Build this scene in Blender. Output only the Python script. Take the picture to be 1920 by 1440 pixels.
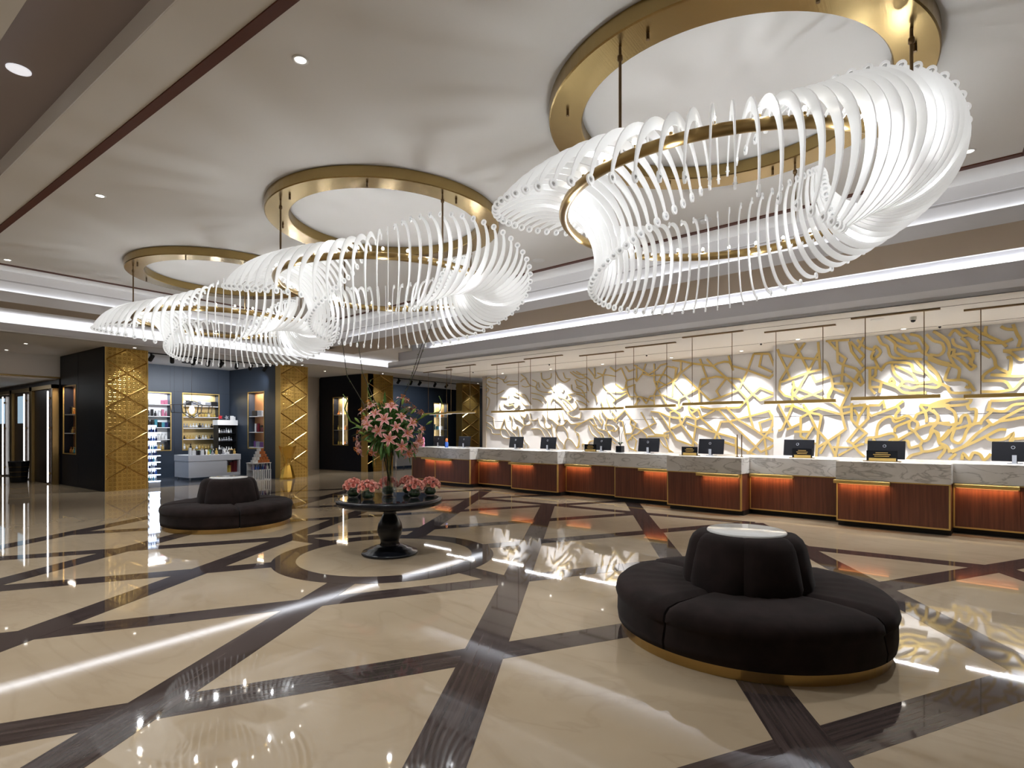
import bpy, math, random
from math import sin, cos, pi, radians, sqrt, atan2
from mathutils import Vector, Matrix
random.seed(7)
for o in list(bpy.data.objects): bpy.data.objects.remove(o)
SC = bpy.context.scene
COL = SC.collection
# ------------------------------------------------------------------ camera, world, exposure
cam = bpy.data.cameras.new('camera'); cam_o = bpy.data.objects.new('camera', cam); COL.objects.link(cam_o)
cam.sensor_width = 36.0; cam.lens = 1058.0*36/1920; cam.shift_y = 87.0/1920; cam.clip_start = 0.05
cam_o.location = (0, 0, 1.7); cam_o.rotation_euler = (radians(90), 0, radians(-53.6))
SC.camera = cam_o
W = bpy.data.worlds.new('world'); SC.world = W; W.use_nodes = True
W.node_tree.nodes['Background'].inputs[0].default_value = (1, 0.95, 0.9, 1)
W.node_tree.nodes['Background'].inputs[1].default_value = 0.05
SC.view_settings.view_transform = 'Standard'; SC.view_settings.look = 'None'
SC.view_settings.gamma = 1.0; SC.view_settings.use_curve_mapping = False
SC.view_settings.exposure = 0.72
cy = SC.cycles
cy.use_denoising = True; cy.max_bounces = 8; cy.diffuse_bounces = 4; cy.glossy_bounces = 4
cy.transmission_bounces = 8; cy.transparent_max_bounces = 24; cy.sample_clamp_indirect = 6.0
cy.caustics_reflective = False; cy.caustics_refractive = False; cy.blur_glossy = 0.1

# reception side runs 5.2 degrees off the room axis: D = distance towards its wall, T = along it
A_R = radians(5.2)
RD = (sin(A_R), cos(A_R)); ND = (cos(A_R), -sin(A_R)); ROT_R = -A_R
def dt(D, T, z=0.0): return (D*ND[0]+T*RD[0], D*ND[1]+T*RD[1], z)

def area(name, loc, rot, sx, sy, power, color=(1, 1, 1), spread=180, parent=None):
    l = bpy.data.lights.new(name, 'AREA'); l.shape = 'RECTANGLE'; l.size = sx; l.size_y = sy
    l.energy = power; l.color = color; l.spread = radians(spread)
    o = bpy.data.objects.new(name, l); COL.objects.link(o); o.location = loc; o.rotation_euler = rot
    if parent: o.parent = parent
    return o
def point(name, loc, power, color=(1, 1, 1), r=0.03, parent=None):
    l = bpy.data.lights.new(name, 'POINT'); l.energy = power; l.color = color; l.shadow_soft_size = r
    o = bpy.data.objects.new(name, l); COL.objects.link(o); o.location = loc
    if parent: o.parent = parent
    return o
def spot(name, loc, target, power, angle=50, blend=0.6, color=(1, 1, 1), r=0.03, parent=None):
    l = bpy.data.lights.new(name, 'SPOT'); l.energy = power; l.color = color; l.shadow_soft_size = r
    l.spot_size = radians(angle); l.spot_blend = blend
    o = bpy.data.objects.new(name, l); COL.objects.link(o); o.location = loc
    d = Vector(target)-Vector(loc); o.rotation_euler = d.to_track_quat('-Z', 'Y').to_euler()
    if parent:
        o.parent = parent
    return o
K_COVE, K_CHAND, K_SPOT, K_PEND, K_WASH, K_SHOP, K_DESK = 0.40, 0.52, 1.15, 2.6, 8.0, 0.65, 0.5
COOL = (0.88, 0.93, 1.0); WARM = (1.0, 0.86, 0.70); NEUT = (0.925, 0.96, 1.0)
# cove light strips hidden on top of the lowered ceilings
cl = area('cove_light_reception', dt(11.10, 4.6, 4.14), (0, 0, 0), 0.05, 18.0, 190*K_COVE, COOL, 55)
cl.rotation_euler = (0, radians(-94), ROT_R)
area('cove_light_shops', (8.5, 17.80, 4.27), (radians(180), 0, 0), 30.0, 0.14, 250*K_COVE, COOL)

area('cove_light_tray_reception', dt(8.505, 6.1, 4.19), (radians(180), 0, ROT_R), 0.03, 14.8, 22*K_COVE, COOL)
area('cove_light_tray_shops', (1.0, 13.485, 4.20), (radians(180), 0, 0), 17.0, 0.03, 22*K_COVE, COOL)

# ------------------------------------------------------------------ materials
MATS = {}
def mat(name, col, rough=0.5, metal=0.0, spec=0.5, emit=0.0, ecol=None, trans=0.0, ior=1.45, sheen=0.0, coat=0.0,
        noise=None, bump=None, alpha=1.0, aniso=0.0, sss=0.0):
    m = bpy.data.materials.new(name); m.use_nodes = True; nt = m.node_tree; b = nt.nodes['Principled BSDF']
    I = b.inputs
    I['Base Color'].default_value = (*col, 1); I['Roughness'].default_value = rough; I['Metallic'].default_value = metal
    I['Specular IOR Level'].default_value = spec; I['IOR'].default_value = ior
    I['Transmission Weight'].default_value = trans; I['Coat Weight'].default_value = coat
    I['Sheen Weight'].default_value = sheen; I['Alpha'].default_value = alpha
    if aniso: I['Anisotropic'].default_value = aniso
    if sss:
        I['Subsurface Weight'].default_value = sss; I['Subsurface Radius'].default_value = (0.02, 0.02, 0.02)
    if emit:
        I['Emission Color'].default_value = (*(ecol or col), 1); I['Emission Strength'].default_value = emit
    if noise:   # (scale xyz, colour2, low, high, detail)
        sc3, c2, lo, hi, det = noise
        tc = nt.nodes.new('ShaderNodeTexCoord'); mp = nt.nodes.new('ShaderNodeMapping'); mp.inputs['Scale'].default_value = sc3
        nz = nt.nodes.new('ShaderNodeTexNoise'); nz.inputs['Scale'].default_value = 1; nz.inputs['Detail'].default_value = det
        rp = nt.nodes.new('ShaderNodeValToRGB'); rp.color_ramp.elements[0].position = lo; rp.color_ramp.elements[1].position = hi
        rp.color_ramp.elements[0].color = (*col, 1); rp.color_ramp.elements[1].color = (*c2, 1)
        L = nt.links.new
        L(tc.outputs['Object'], mp.inputs[0]); L(mp.outputs[0], nz.inputs['Vector']); L(nz.outputs['Fac'], rp.inputs[0]); L(rp.outputs[0], I['Base Color'])
    if bump:    # (scale xyz, strength, distance)
        sc3, st, ds = bump
        tc = nt.nodes.new('ShaderNodeTexCoord'); mp = nt.nodes.new('ShaderNodeMapping'); mp.inputs['Scale'].default_value = sc3
        nz = nt.nodes.new('ShaderNodeTexNoise'); nz.inputs['Scale'].default_value = 1; nz.inputs['Detail'].default_value = 3
        bp = nt.nodes.new('ShaderNodeBump'); bp.inputs['Strength'].default_value = st; bp.inputs['Distance'].default_value = ds
        L = nt.links.new
        L(tc.outputs['Object'], mp.inputs[0]); L(mp.outputs[0], nz.inputs['Vector']); L(nz.outputs['Fac'], bp.inputs['Height']); L(bp.outputs[0], I['Normal'])
    MATS[name] = m
    return m

def marble_mat(name, base, light, vein, scale, vscale, rough, vamt):
    m = mat(name, base, rough); nt = m.node_tree; b = nt.nodes['Principled BSDF']; L = nt.links.new
    tc = nt.nodes.new('ShaderNodeTexCoord')
    mp = nt.nodes.new('ShaderNodeMapping'); mp.inputs['Rotation'].default_value = (0.2, 0.1, 0.6); L(tc.outputs['Object'], mp.inputs[0])
    n1 = nt.nodes.new('ShaderNodeTexNoise'); n1.inputs['Scale'].default_value = scale; n1.inputs['Detail'].default_value = 6; L(mp.outputs[0], n1.inputs['Vector'])
    r1 = nt.nodes.new('ShaderNodeValToRGB'); r1.color_ramp.elements[0].color = (*base, 1); r1.color_ramp.elements[1].color = (*light, 1)
    r1.color_ramp.elements[0].position = 0.3; r1.color_ramp.elements[1].position = 0.7; L(n1.outputs['Fac'], r1.inputs[0])
    mp2 = nt.nodes.new('ShaderNodeMapping'); mp2.inputs['Scale'].default_value = vscale; mp2.inputs['Rotation'].default_value = (0.5, 0.3, 0.5); L(tc.outputs['Object'], mp2.inputs[0])
    n2 = nt.nodes.new('ShaderNodeTexNoise'); n2.inputs['Scale'].default_value = 1; n2.inputs['Detail'].default_value = 8; n2.inputs['Distortion'].default_value = 1.2; L(mp2.outputs[0], n2.inputs['Vector'])
    r2 = nt.nodes.new('ShaderNodeValToRGB'); e = r2.color_ramp.elements; e[0].position = 0.47; e[0].color = (0, 0, 0, 1); e[1].position = 0.53; e[1].color = (0, 0, 0, 1)
    x = e.new(0.5); x.color = (vamt, vamt, vamt, 1); L(n2.outputs['Fac'], r2.inputs[0])
    mx = nt.nodes.new('ShaderNodeMix'); mx.data_type = 'RGBA'; L(r2.outputs[0], mx.inputs[0]); L(r1.outputs[0], mx.inputs[6]); mx.inputs[7].default_value = (*vein, 1)
    L(mx.outputs[2], b.inputs['Base Color'])
    return m

marble_mat('floor_marble', (0.375, 0.285, 0.185), (0.46, 0.365, 0.25), (0.29, 0.21, 0.13), 0.9, (1.3, 0.5, 1.0), 0.03, 0.22)
marble_mat('counter_marble', (0.56, 0.53, 0.49), (0.68, 0.66, 0.63), (0.22, 0.20, 0.18), 2.0, (2.6, 1.4, 4.2), 0.18, 0.62)
mat('band_marble', (0.032, 0.023, 0.021), 0.04, noise=((1.2, 38, 1), (0.085, 0.062, 0.056), 0.3, 0.72, 6))
mat('paint_white', (0.74, 0.72, 0.695), 0.75, spec=0.2)
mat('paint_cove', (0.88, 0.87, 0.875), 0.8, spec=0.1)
mat('paint_grey_shade', (0.60, 0.575, 0.57), 0.7, spec=0.2)  # near-white paint with its shading put into a grey
mat('recess_shade', (0.34, 0.30, 0.31), 0.7, spec=0.2)  # darkness of the unlit recess put into the ceiling colour
mat('taupe_and_shade', (0.46, 0.40, 0.34), 0.7, spec=0.2)  # taupe wall colour; on beam undersides it stands in for shade
mat('stone_beige', (0.48, 0.42, 0.35), 0.5)
mat('wall_panel', (0.82, 0.81, 0.81), 0.6, spec=0.25)
mat('trim_brown', (0.105, 0.034, 0.018), 0.6, spec=0.2)
mat('slot_dark', (0.05, 0.035, 0.025), 0.6)
mat('gold_relief', (0.60, 0.43, 0.13), 0.45, metal=0.25, noise=((1.5, 1.5, 1.5), (0.68, 0.51, 0.21), 0.35, 0.65, 2))
mat('relief_side_shade', (0.52, 0.49, 0.46), 0.6)  # shade on the sides of the strips, put in as grey
mat('brass', (0.60, 0.41, 0.13), 0.42, metal=0.6)
mat('brass_dark', (0.32, 0.215, 0.085), 0.35, metal=1.0)
mat('brass_ring', (0.36, 0.255, 0.105), 0.25, metal=1.0, bump=((3, 90, 3), 0.05, 0.01))
mat('bronze_rod', (0.17, 0.11, 0.055), 0.4, metal=0.8)
mat('pillar_gold', (0.52, 0.33, 0.085), 0.33, metal=0.9)
mat('pillar_ridge', (0.62, 0.42, 0.15), 0.18, metal=1.0)
mat('acrylic', (0.93, 0.93, 0.92), 0.35, spec=0.4)
mat('crystal', (0.85, 0.86, 0.87), 0.08, trans=0.15, ior=1.5)
mat('bulb', (1, 0.95, 0.88), 0.4, emit=14, ecol=(1, 0.93, 0.82))
mat('downlight_glow', (1, 1, 1), 0.4, emit=8, ecol=(1, 0.95, 0.86))
mat('disc_glow', (1, 1, 1), 0.4, emit=0.42, ecol=(0.9, 0.92, 1))
mat('led_white', (1, 1, 1), 0.4, emit=9, ecol=(1, 0.96, 0.93))
mat('led_pendant', (1, 1, 1), 0.4, emit=0.7, ecol=(1, 0.95, 0.88))
mat('led_amber', (1, 0.5, 0.2), 0.4, emit=1.2, ecol=(1, 0.36, 0.10))
mat('led_blue', (0.8, 0.9, 1), 0.4, emit=3.2, ecol=(0.62, 0.75, 1))
mat('led_handle', (1, 1, 1), 0.4, emit=3.0, ecol=(1, 0.97, 0.95))
mat('bulb_soft', (1, 1, 1), 0.4, emit=1.6, ecol=(1, 0.95, 0.88))
mat('white_plastic', (0.75, 0.75, 0.74), 0.4)
mat('velvet', (0.018, 0.013, 0.012), 0.95, spec=0.08, sheen=0.06, noise=((6, 6, 6), (0.027, 0.018, 0.017), 0.35, 0.7, 3))
mat('sofa_brass', (0.50, 0.34, 0.13), 0.28, metal=1.0)
mat('plate_white', (0.78, 0.78, 0.76), 0.12, coat=0.5)
mat('black_lacquer', (0.006, 0.007, 0.010), 0.22, spec=0.5)
mat('black_top', (0.010, 0.010, 0.012), 0.05, spec=0.6)
mat('navy_panel', (0.010, 0.012, 0.021), 0.42, spec=0.22)
mat('shop_panel', (0.030, 0.041, 0.060), 0.4)
mat('shop_floor', (0.10, 0.11, 0.13), 0.15)
mat('black_matte', (0.008, 0.008, 0.009), 0.5)
mat('screen_black', (0.006, 0.006, 0.008), 0.5, spec=0.2)
mat('wood', (0.155, 0.052, 0.028), 0.36, noise=((2, 26, 1.2), (0.08, 0.026, 0.016), 0.3, 0.7, 5))
mat('wood_dark', (0.030, 0.014, 0.010), 0.35, noise=((2, 20, 1.5), (0.015, 0.008, 0.006), 0.3, 0.7, 5))
mat('copper_back', (0.55, 0.27, 0.12), 0.35, metal=0.4)
mat('niche_gold', (0.60, 0.46, 0.22), 0.35, metal=0.5)
mat('shelf_white', (0.80, 0.80, 0.80), 0.4)
mat('shop_white', (0.72, 0.74, 0.78), 0.35)
mat('glass', (0.97, 0.98, 0.98), 0.02, trans=1.0, ior=1.3)
mat('leaf', (0.045, 0.12, 0.020), 0.5, noise=((8, 8, 8), (0.10, 0.22, 0.045), 0.35, 0.65, 2))
mat('leaf_dark', (0.012, 0.040, 0.010), 0.45)
mat('bud', (0.22, 0.33, 0.06), 0.5)
mat('twig', (0.035, 0.026, 0.016), 0.7)
mat('willow', (0.13, 0.20, 0.035), 0.6)
mat('stamen', (0.62, 0.20, 0.015), 0.5)
mat('water', (0.55, 0.62, 0.50), 0.02, trans=1.0, ior=1.33)
for nme, c in dict(red=(0.45, 0.02, 0.03), pink=(0.55, 0.18, 0.28), white=(0.7, 0.7, 0.7), blue=(0.03, 0.09, 0.35), navy=(0.012, 0.02, 0.09), gold=(0.55, 0.36, 0.10),
                   black=(0.012, 0.012, 0.014), teal=(0.05, 0.22, 0.28), maroon=(0.13, 0.012, 0.02), yellow=(0.62, 0.46, 0.10), grey=(0.28, 0.29, 0.32), amber=(0.42, 0.15, 0.03), orange=(0.45, 0.13, 0.03), green=(0.06, 0.2, 0.1), purple=(0.14, 0.05, 0.22)).items():
    mat('pack_'+nme, c, 0.3)
mat('gold_form', (0.80, 0.48, 0.09), 0.25, metal=0.9)

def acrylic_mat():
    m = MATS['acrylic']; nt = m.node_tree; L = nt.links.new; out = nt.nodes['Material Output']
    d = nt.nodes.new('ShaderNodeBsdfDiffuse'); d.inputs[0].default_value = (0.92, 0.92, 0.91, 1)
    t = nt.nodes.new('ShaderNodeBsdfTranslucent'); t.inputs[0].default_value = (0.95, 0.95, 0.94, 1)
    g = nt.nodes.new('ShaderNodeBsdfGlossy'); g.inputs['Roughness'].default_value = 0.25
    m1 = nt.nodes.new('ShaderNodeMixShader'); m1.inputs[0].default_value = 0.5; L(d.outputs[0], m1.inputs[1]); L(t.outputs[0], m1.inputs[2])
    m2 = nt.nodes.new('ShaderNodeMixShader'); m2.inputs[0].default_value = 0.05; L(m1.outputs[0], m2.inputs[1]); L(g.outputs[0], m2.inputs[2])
    e = nt.nodes.new('ShaderNodeEmission'); e.inputs[0].default_value = (0.98, 0.99, 1, 1); e.inputs[1].default_value = 0.09   # faint glow added to whiten the blades
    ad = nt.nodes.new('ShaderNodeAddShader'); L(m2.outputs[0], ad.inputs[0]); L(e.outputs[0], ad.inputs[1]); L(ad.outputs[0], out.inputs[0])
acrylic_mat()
def thin_glass(name, tint, k):
    m = MATS[name]; nt = m.node_tree; L = nt.links.new; out = nt.nodes['Material Output']
    t = nt.nodes.new('ShaderNodeBsdfTransparent'); t.inputs[0].default_value = (*tint, 1)
    g = nt.nodes.new('ShaderNodeBsdfGlossy'); g.inputs['Roughness'].default_value = 0.02
    f = nt.nodes.new('ShaderNodeLayerWeight'); f.inputs[0].default_value = 0.5
    w = nt.nodes.new('ShaderNodeMath'); w.operation = 'POWER'; L(f.outputs['Facing'], w.inputs[0]); w.inputs[1].default_value = 4.0
    s = nt.nodes.new('ShaderNodeMath'); s.operation = 'MULTIPLY_ADD'; L(w.outputs[0], s.inputs[0]); s.inputs[1].default_value = 0.55; s.inputs[2].default_value = k
    mx = nt.nodes.new('ShaderNodeMixShader'); L(s.outputs[0], mx.inputs[0]); L(t.outputs[0], mx.inputs[1]); L(g.outputs[0], mx.inputs[2]); L(mx.outputs[0], out.inputs[0])
thin_glass('glass', (0.96, 0.97, 0.97), 0.04); thin_glass('water', (0.88, 0.92, 0.88), 0.02)

# petals: pink body, pale edge (coat of the flower itself), stored per corner
def petal_mat(name, mid, edge):
    m = mat(name, mid, 0.5, sheen=0.2); nt = m.node_tree; L = nt.links.new
    at = nt.nodes.new('ShaderNodeAttribute'); at.attribute_name = 'edge'
    rp = nt.nodes.new('ShaderNodeValToRGB'); rp.color_ramp.elements[0].color = (*mid, 1); rp.color_ramp.elements[1].color = (*edge, 1)
    rp.color_ramp.elements[0].position = 0.15; rp.color_ramp.elements[1].position = 0.8
    L(at.outputs['Fac'], rp.inputs[0]); L(rp.outputs[0], nt.nodes['Principled BSDF'].inputs['Base Color'])
    return m
petal_mat('lily_petal', (0.42, 0.06, 0.10), (0.80, 0.46, 0.40))
petal_mat('rose_petal', (0.75, 0.20, 0.16), (0.92, 0.47, 0.38))

# pillar sheet: small stamped motifs in columns
def stamped(m, sx, sz, depth):
    nt = m.node_tree; L = nt.links.new; b = nt.nodes['Principled BSDF']
    tc = nt.nodes.new('ShaderNodeTexCoord'); sp = nt.nodes.new('ShaderNodeSeparateXYZ'); L(tc.outputs['Object'], sp.inputs[0])
    def mth(op, a, v=None, c=None):
        n = nt.nodes.new('ShaderNodeMath'); n.operation = op
        for i, q in enumerate((a, v, c)):
            if q is None: continue
            if isinstance(q, (int, float)): n.inputs[i].default_value = q
            else: L(q, n.inputs[i])
        return n.outputs[0]
    fx = mth('FRACT', mth('MULTIPLY', sp.outputs[0], sx)); fz = mth('FRACT', mth('MULTIPLY', sp.outputs[2], sz))
    dx = mth('ABSOLUTE', mth('SUBTRACT', fx, 0.5)); dz = mth('ABSOLUTE', mth('SUBTRACT', fz, 0.5))
    rr = mth('ADD', mth('MULTIPLY', dx, dx), mth('MULTIPLY', dz, dz))
    ring = mth('ABSOLUTE', mth('SUBTRACT', mth('SQRT', rr), 0.22))
    g = mth('MINIMUM', mth('MULTIPLY', ring, 12.0), 1.0)
    bar = mth('MINIMUM', mth('MULTIPLY', mth('ADD', mth('ABSOLUTE', mth('SUBTRACT', fz, 0.25)), mth('MAXIMUM', mth('SUBTRACT', dx, 0.28), 0.0)), 14.0), 1.0)
    h0 = mth('MULTIPLY', g, bar)
    nz = nt.nodes.new('ShaderNodeTexNoise'); nz.inputs['Scale'].default_value = 2.2; L(tc.outputs['Object'], nz.inputs['Vector'])
    h = mth('ADD', h0, mth('MULTIPLY', nz.outputs['Fac'], 5.0))
    bp = nt.nodes.new('ShaderNodeBump'); bp.inputs['Strength'].default_value = 0.6; bp.inputs['Distance'].default_value = depth
    L(h, bp.inputs['Height']); L(bp.outputs[0], b.inputs['Normal'])
    mx = nt.nodes.new('ShaderNodeMix'); mx.data_type = 'RGBA'; L(h0, mx.inputs[0]); mx.inputs[6].default_value = (0.34, 0.19, 0.045, 1); mx.inputs[7].default_value = (0.62, 0.40, 0.11, 1)
    L(mx.outputs[2], b.inputs['Base Color'])
stamped(MATS['pillar_gold'], 8.4, 8.4, 0.012)

# ------------------------------------------------------------------ mesh helpers
class MB:
    def __init__(s): s.v = []; s.f = []; s.sm = []; s.mi = []; s.ms = []; s.cur = 0; s.attr = None
    def use(s, m):
        if m not in s.ms: s.ms.append(m)
        s.cur = s.ms.index(m); return s
    def add(s, vs, fs, smooth=False):
        n = len(s.v); s.v += [tuple(p) for p in vs]
        for f in fs: s.f.append(tuple(i+n for i in f)); s.sm.append(smooth); s.mi.append(s.cur)
        return s
    def box(s, x0, y0, z0, x1, y1, z1):
        if x0 > x1: x0, x1 = x1, x0
        if y0 > y1: y0, y1 = y1, y0
        if z0 > z1: z0, z1 = z1, z0
        return s.add([(x0, y0, z0), (x1, y0, z0), (x1, y1, z0), (x0, y1, z0), (x0, y0, z1), (x1, y0, z1), (x1, y1, z1), (x0, y1, z1)],
                     [(3, 2, 1, 0), (4, 5, 6, 7), (0, 1, 5, 4), (1, 2, 6, 5), (2, 3, 7, 6), (3, 0, 4, 7)])
    def bbox(s, x0, y0, z0, x1, y1, z1, c=0.01):
        # box with chamfered vertical and top edges
        def ring(i, z): return [(x0+i, y0+i+0, z), (x1-i, y0+i, z), (x1-i, y1-i, z), (x0+i, y1-i, z)]
        def oct_(i, z):
            a = c
            return [(x0+i+a, y0+i, z), (x1-i-a, y0+i, z), (x1-i, y0+i+a, z), (x1-i, y1-i-a, z), (x1-i-a, y1-i, z), (x0+i+a, y1-i, z), (x0+i, y1-i-a, z), (x0+i, y0+i+a, z)]
        rs = [oct_(c, z0), oct_(0, z0+c), oct_(0, z1-c), oct_(c, z1)]
        vs = [p for r in rs for p in r]; fs = [tuple(range(7, -1, -1)), tuple(range(24, 32))]
        for k in range(3):
            for i in range(8): j = (i+1) % 8; fs.append((k*8+i, k*8+j, k*8+8+j, k*8+8+i))
        return s.add(vs, fs)
    def prism(s, poly, z0, z1):
        n = len(poly)
        a = sum(poly[i][0]*poly[(i+1) % n][1]-poly[(i+1) % n][0]*poly[i][1] for i in range(n))
        if a < 0: poly = poly[::-1]
        vs = [(p[0], p[1], z0) for p in poly]+[(p[0], p[1], z1) for p in poly]
        fs = [tuple(range(n-1, -1, -1)), tuple(range(n, 2*n))]+[(i, (i+1) % n, n+(i+1) % n, n+i) for i in range(n)]
        return s.add(vs, fs)
    def lathe(s, prof, n=32, cx=0, cy=0, cz=0, smooth=True, cap0=True, cap1=True, a0=0.0, a1=2*pi):
        full = abs(a1-a0-2*pi) < 1e-6; m = n if full else n+1
        vs = []
        for r, z in prof:
            for i in range(m):
                a = a0+(a1-a0)*i/n; vs.append((cx+r*cos(a), cy+r*sin(a), cz+z))
        fs = []
        for k in range(len(prof)-1):
            for i in range(n):
                j = (i+1) % m if full else i+1
                fs.append((k*m+i, k*m+j, (k+1)*m+j, (k+1)*m+i))
        s.add(vs, fs, smooth)
        if full:
            if cap0 and prof[0][0] > 1e-4: s.add([(cx+prof[0][0]*cos(2*pi*i/n), cy+prof[0][0]*sin(2*pi*i/n), cz+prof[0][1]) for i in range(n)], [tuple(range(n-1, -1, -1))])
            if cap1 and prof[-1][0] > 1e-4: s.add([(cx+prof[-1][0]*cos(2*pi*i/n), cy+prof[-1][0]*sin(2*pi*i/n), cz+prof[-1][1]) for i in range(n)], [tuple(range(n))])
        return s
    def cyl(s, x, y, z0, z1, r, n=16, smooth=True): return s.lathe([(r, z0), (r, z1)], n, x, y, 0, smooth)
    def tube(s, pts, r, n=8, closed=False, r1=None):
        P = [Vector(p) for p in pts]; m = len(P); vs = []
        up = Vector((0, 0, 1))
        for i, p in enumerate(P):
            a = P[(i-1) % m] if (closed or i > 0) else P[0]; b = P[(i+1) % m] if (closed or i < m-1) else P[-1]
            t = (b-a).normalized()
            u = up if abs(t.dot(up)) < 0.95 else Vector((1, 0, 0))
            e1 = t.cross(u).normalized(); e2 = e1.cross(t)
            rr = r if r1 is None else r+(r1-r)*i/max(1, m-1)
            for k in range(n):
                an = 2*pi*k/n; vs.append(p+e1*(rr*cos(an))+e2*(rr*sin(an)))
        fs = []
        for i in range(m if closed else m-1):
            j = (i+1) % m
            for k in range(n): l = (k+1) % n; fs.append((i*n+k, j*n+k, j*n+l, i*n+l))
        if not closed: fs += [tuple(range(n)), tuple(range((m-1)*n+n-1, (m-1)*n-1, -1))]
        return s.add(vs, fs, n > 4)
    def bar(s, p, q, w, h=None):
        h = h or w; p = Vector(p); q = Vector(q); t = (q-p).normalized()
        u = Vector((0, 0, 1)) if abs(t.z) < 0.95 else Vector((1, 0, 0))
        e1 = t.cross(u).normalized()*w/2; e2 = e1.cross(t).normalized()*h/2
        vs = [a+b for a in (p, q) for b in (-e1-e2, e1-e2, e1+e2, -e1+e2)]
        return s.add(vs, [(3, 2, 1, 0), (4, 5, 6, 7), (0, 1, 5, 4), (1, 2, 6, 5), (2, 3, 7, 6), (3, 0, 4, 7)])
    def mesh(s, name, m=None):
        me = bpy.data.meshes.new(name); me.from_pydata(s.v, [], s.f)
        ml = s.ms if s.ms else [m]
        for x in ml: me.materials.append(MATS[x])
        me.polygons.foreach_set('use_smooth', s.sm)
        if len(ml) > 1: me.polygons.foreach_set('material_index', s.mi)
        if s.attr:
            a = me.attributes.new('edge', 'FLOAT', 'POINT'); a.data.foreach_set('value', s.attr)
        me.update(); return me
    def build(s, name, m=None, parent=None, loc=(0, 0, 0), rot=(0, 0, 0)):
        return link(name, s.mesh(name, m), parent, loc, rot)
def link(name, me, parent=None, loc=(0, 0, 0), rot=(0, 0, 0)):
    o = bpy.data.objects.new(name, me); COL.objects.link(o); o.location = loc; o.rotation_euler = rot
    if parent: o.parent = parent
    return o
def tag(o, label=None, cat=None, group=None, kind=None):
    if label: o['label'] = label
    if cat: o['category'] = cat
    if group: o['group'] = group
    if kind: o['kind'] = kind
    return o
def thing(name, label, cat, loc=(0, 0, 0), rz=0.0, group=None):
    o = bpy.data.objects.new(name, None); COL.objects.link(o); o.location = loc; o.rotation_euler = (0, 0, rz); o.empty_display_size = 0.1
    return tag(o, label, cat, group)
def struct(name, mb, m=None, loc=(0, 0, 0), rot=(0, 0, 0), label=None):
    o = mb.build(name, m, None, loc, rot); tag(o, label, None, None, 'structure'); return o
def B(*a): return MB().box(*a)
def dup(o, parent=None, loc=None, rot=None):
    c = o.copy(); COL.objects.link(c)
    if parent: c.parent = parent
    if loc is not None: c.location = loc
    if rot is not None: c.rotation_euler = rot
    for ch in list(o.children): dup(ch, c)
    return c
# ------------------------------------------------------------------ structure: floor and its inlay
def XD(D, y): return (D-y*ND[1])/ND[0]
floor = struct('floor', B(-8, -9, -0.2, 26, 32, 0), 'floor_marble', label='polished beige marble floor with dark brown inlaid bands')
CX, CY, R_IN, R_OUT = 5.19, 5.956, 1.16, 1.46
aP, aN = radians(29.5), radians(149.75)
dP, nP = (cos(aP), sin(aP)), (-sin(aP), cos(aP))
dN, nN = (cos(aN), sin(aN)), (-sin(aN), cos(aN))
OP = [-7.05, -5.12, -3.17, -1.21, 0.73, 2.64, 4.57, 6.46, 8.37]
ON = [1.63, -0.25, -2.13, -4.03, -5.90, -7.76, -9.57, -11.40, -13.25, -15.1, -16.95]
def meet(n1, o1, n2, o2):
    det = n1[0]*n2[1]-n1[1]*n2[0]
    return ((o1*n2[1]-o2*n1[1])/det, (n1[0]*o2-n2[0]*o1)/det)
def band(p, q, w, z):
    dx, dy = q[0]-p[0], q[1]-p[1]; L = sqrt(dx*dx+dy*dy)
    if L < 0.05: return
    a = atan2(dy, dx); off = random.uniform(-40, 40); oy = random.uniform(-5, 5)
    mb = MB().box(off-L/2, oy-w/2, 0, off+L/2, oy+w/2, z)
    mx, my = (p[0]+q[0])/2, (p[1]+q[1])/2
    mb.build('inlay_band', 'band_marble', floor, (mx-off*cos(a)+oy*sin(a), my-off*sin(a)-oy*cos(a), 0), (0, 0, a))
def clip_band(p, q, w, z):
    # cut away what the round inlay covers
    dx, dy = q[0]-p[0], q[1]-p[1]; L = sqrt(dx*dx+dy*dy); ux, uy = dx/L, dy/L
    t = (CX-p[0])*ux+(CY-p[1])*uy; h2 = (p[0]+ux*t-CX)**2+(p[1]+uy*t-CY)**2; r = R_OUT-0.02
    if h2 >= r*r: return band(p, q, w, z)
    s = sqrt(r*r-h2); t0, t1 = t-s, t+s
    if t0 > 0.05: band(p, (p[0]+ux*min(t0, L), p[1]+uy*min(t0, L)), w, z)
    if t1 < L-0.05: band((p[0]+ux*max(t1, 0), p[1]+uy*max(t1, 0)), q, w, z)
def inside(x, y): return -4.5 < x < 18 and -6 < y < 17.6 and x*ND[0]+y*ND[1] < 11.75
for i, o in enumerate(OP):
    pts = [meet(nP, o, nN, k) for k in ON]
    for a, b in zip(pts, pts[1:]):
        mx, my = (a[0]+b[0])/2, (a[1]+b[1])/2
        if not inside(mx, my): continue
        lim = 9.2 if o < -4 else 10.97
        if mx > lim and abs(o+1.21) > 0.1 and my < 9.0: continue
        clip_band(a, b, 0.32, 0.0016)
for i, o in enumerate(ON):
    pts = [meet(nP, k, nN, o) for k in OP]
    for a, b in zip(pts, pts[1:]):
        mx, my = (a[0]+b[0])/2, (a[1]+b[1])/2
        if not inside(mx, my): continue
        if my < 1.5 and mx > 9.2 and o < -5: continue
        if o > -10 and mx > 10.97: continue
        clip_band(a, b, 0.30, 0.0011)
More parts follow.
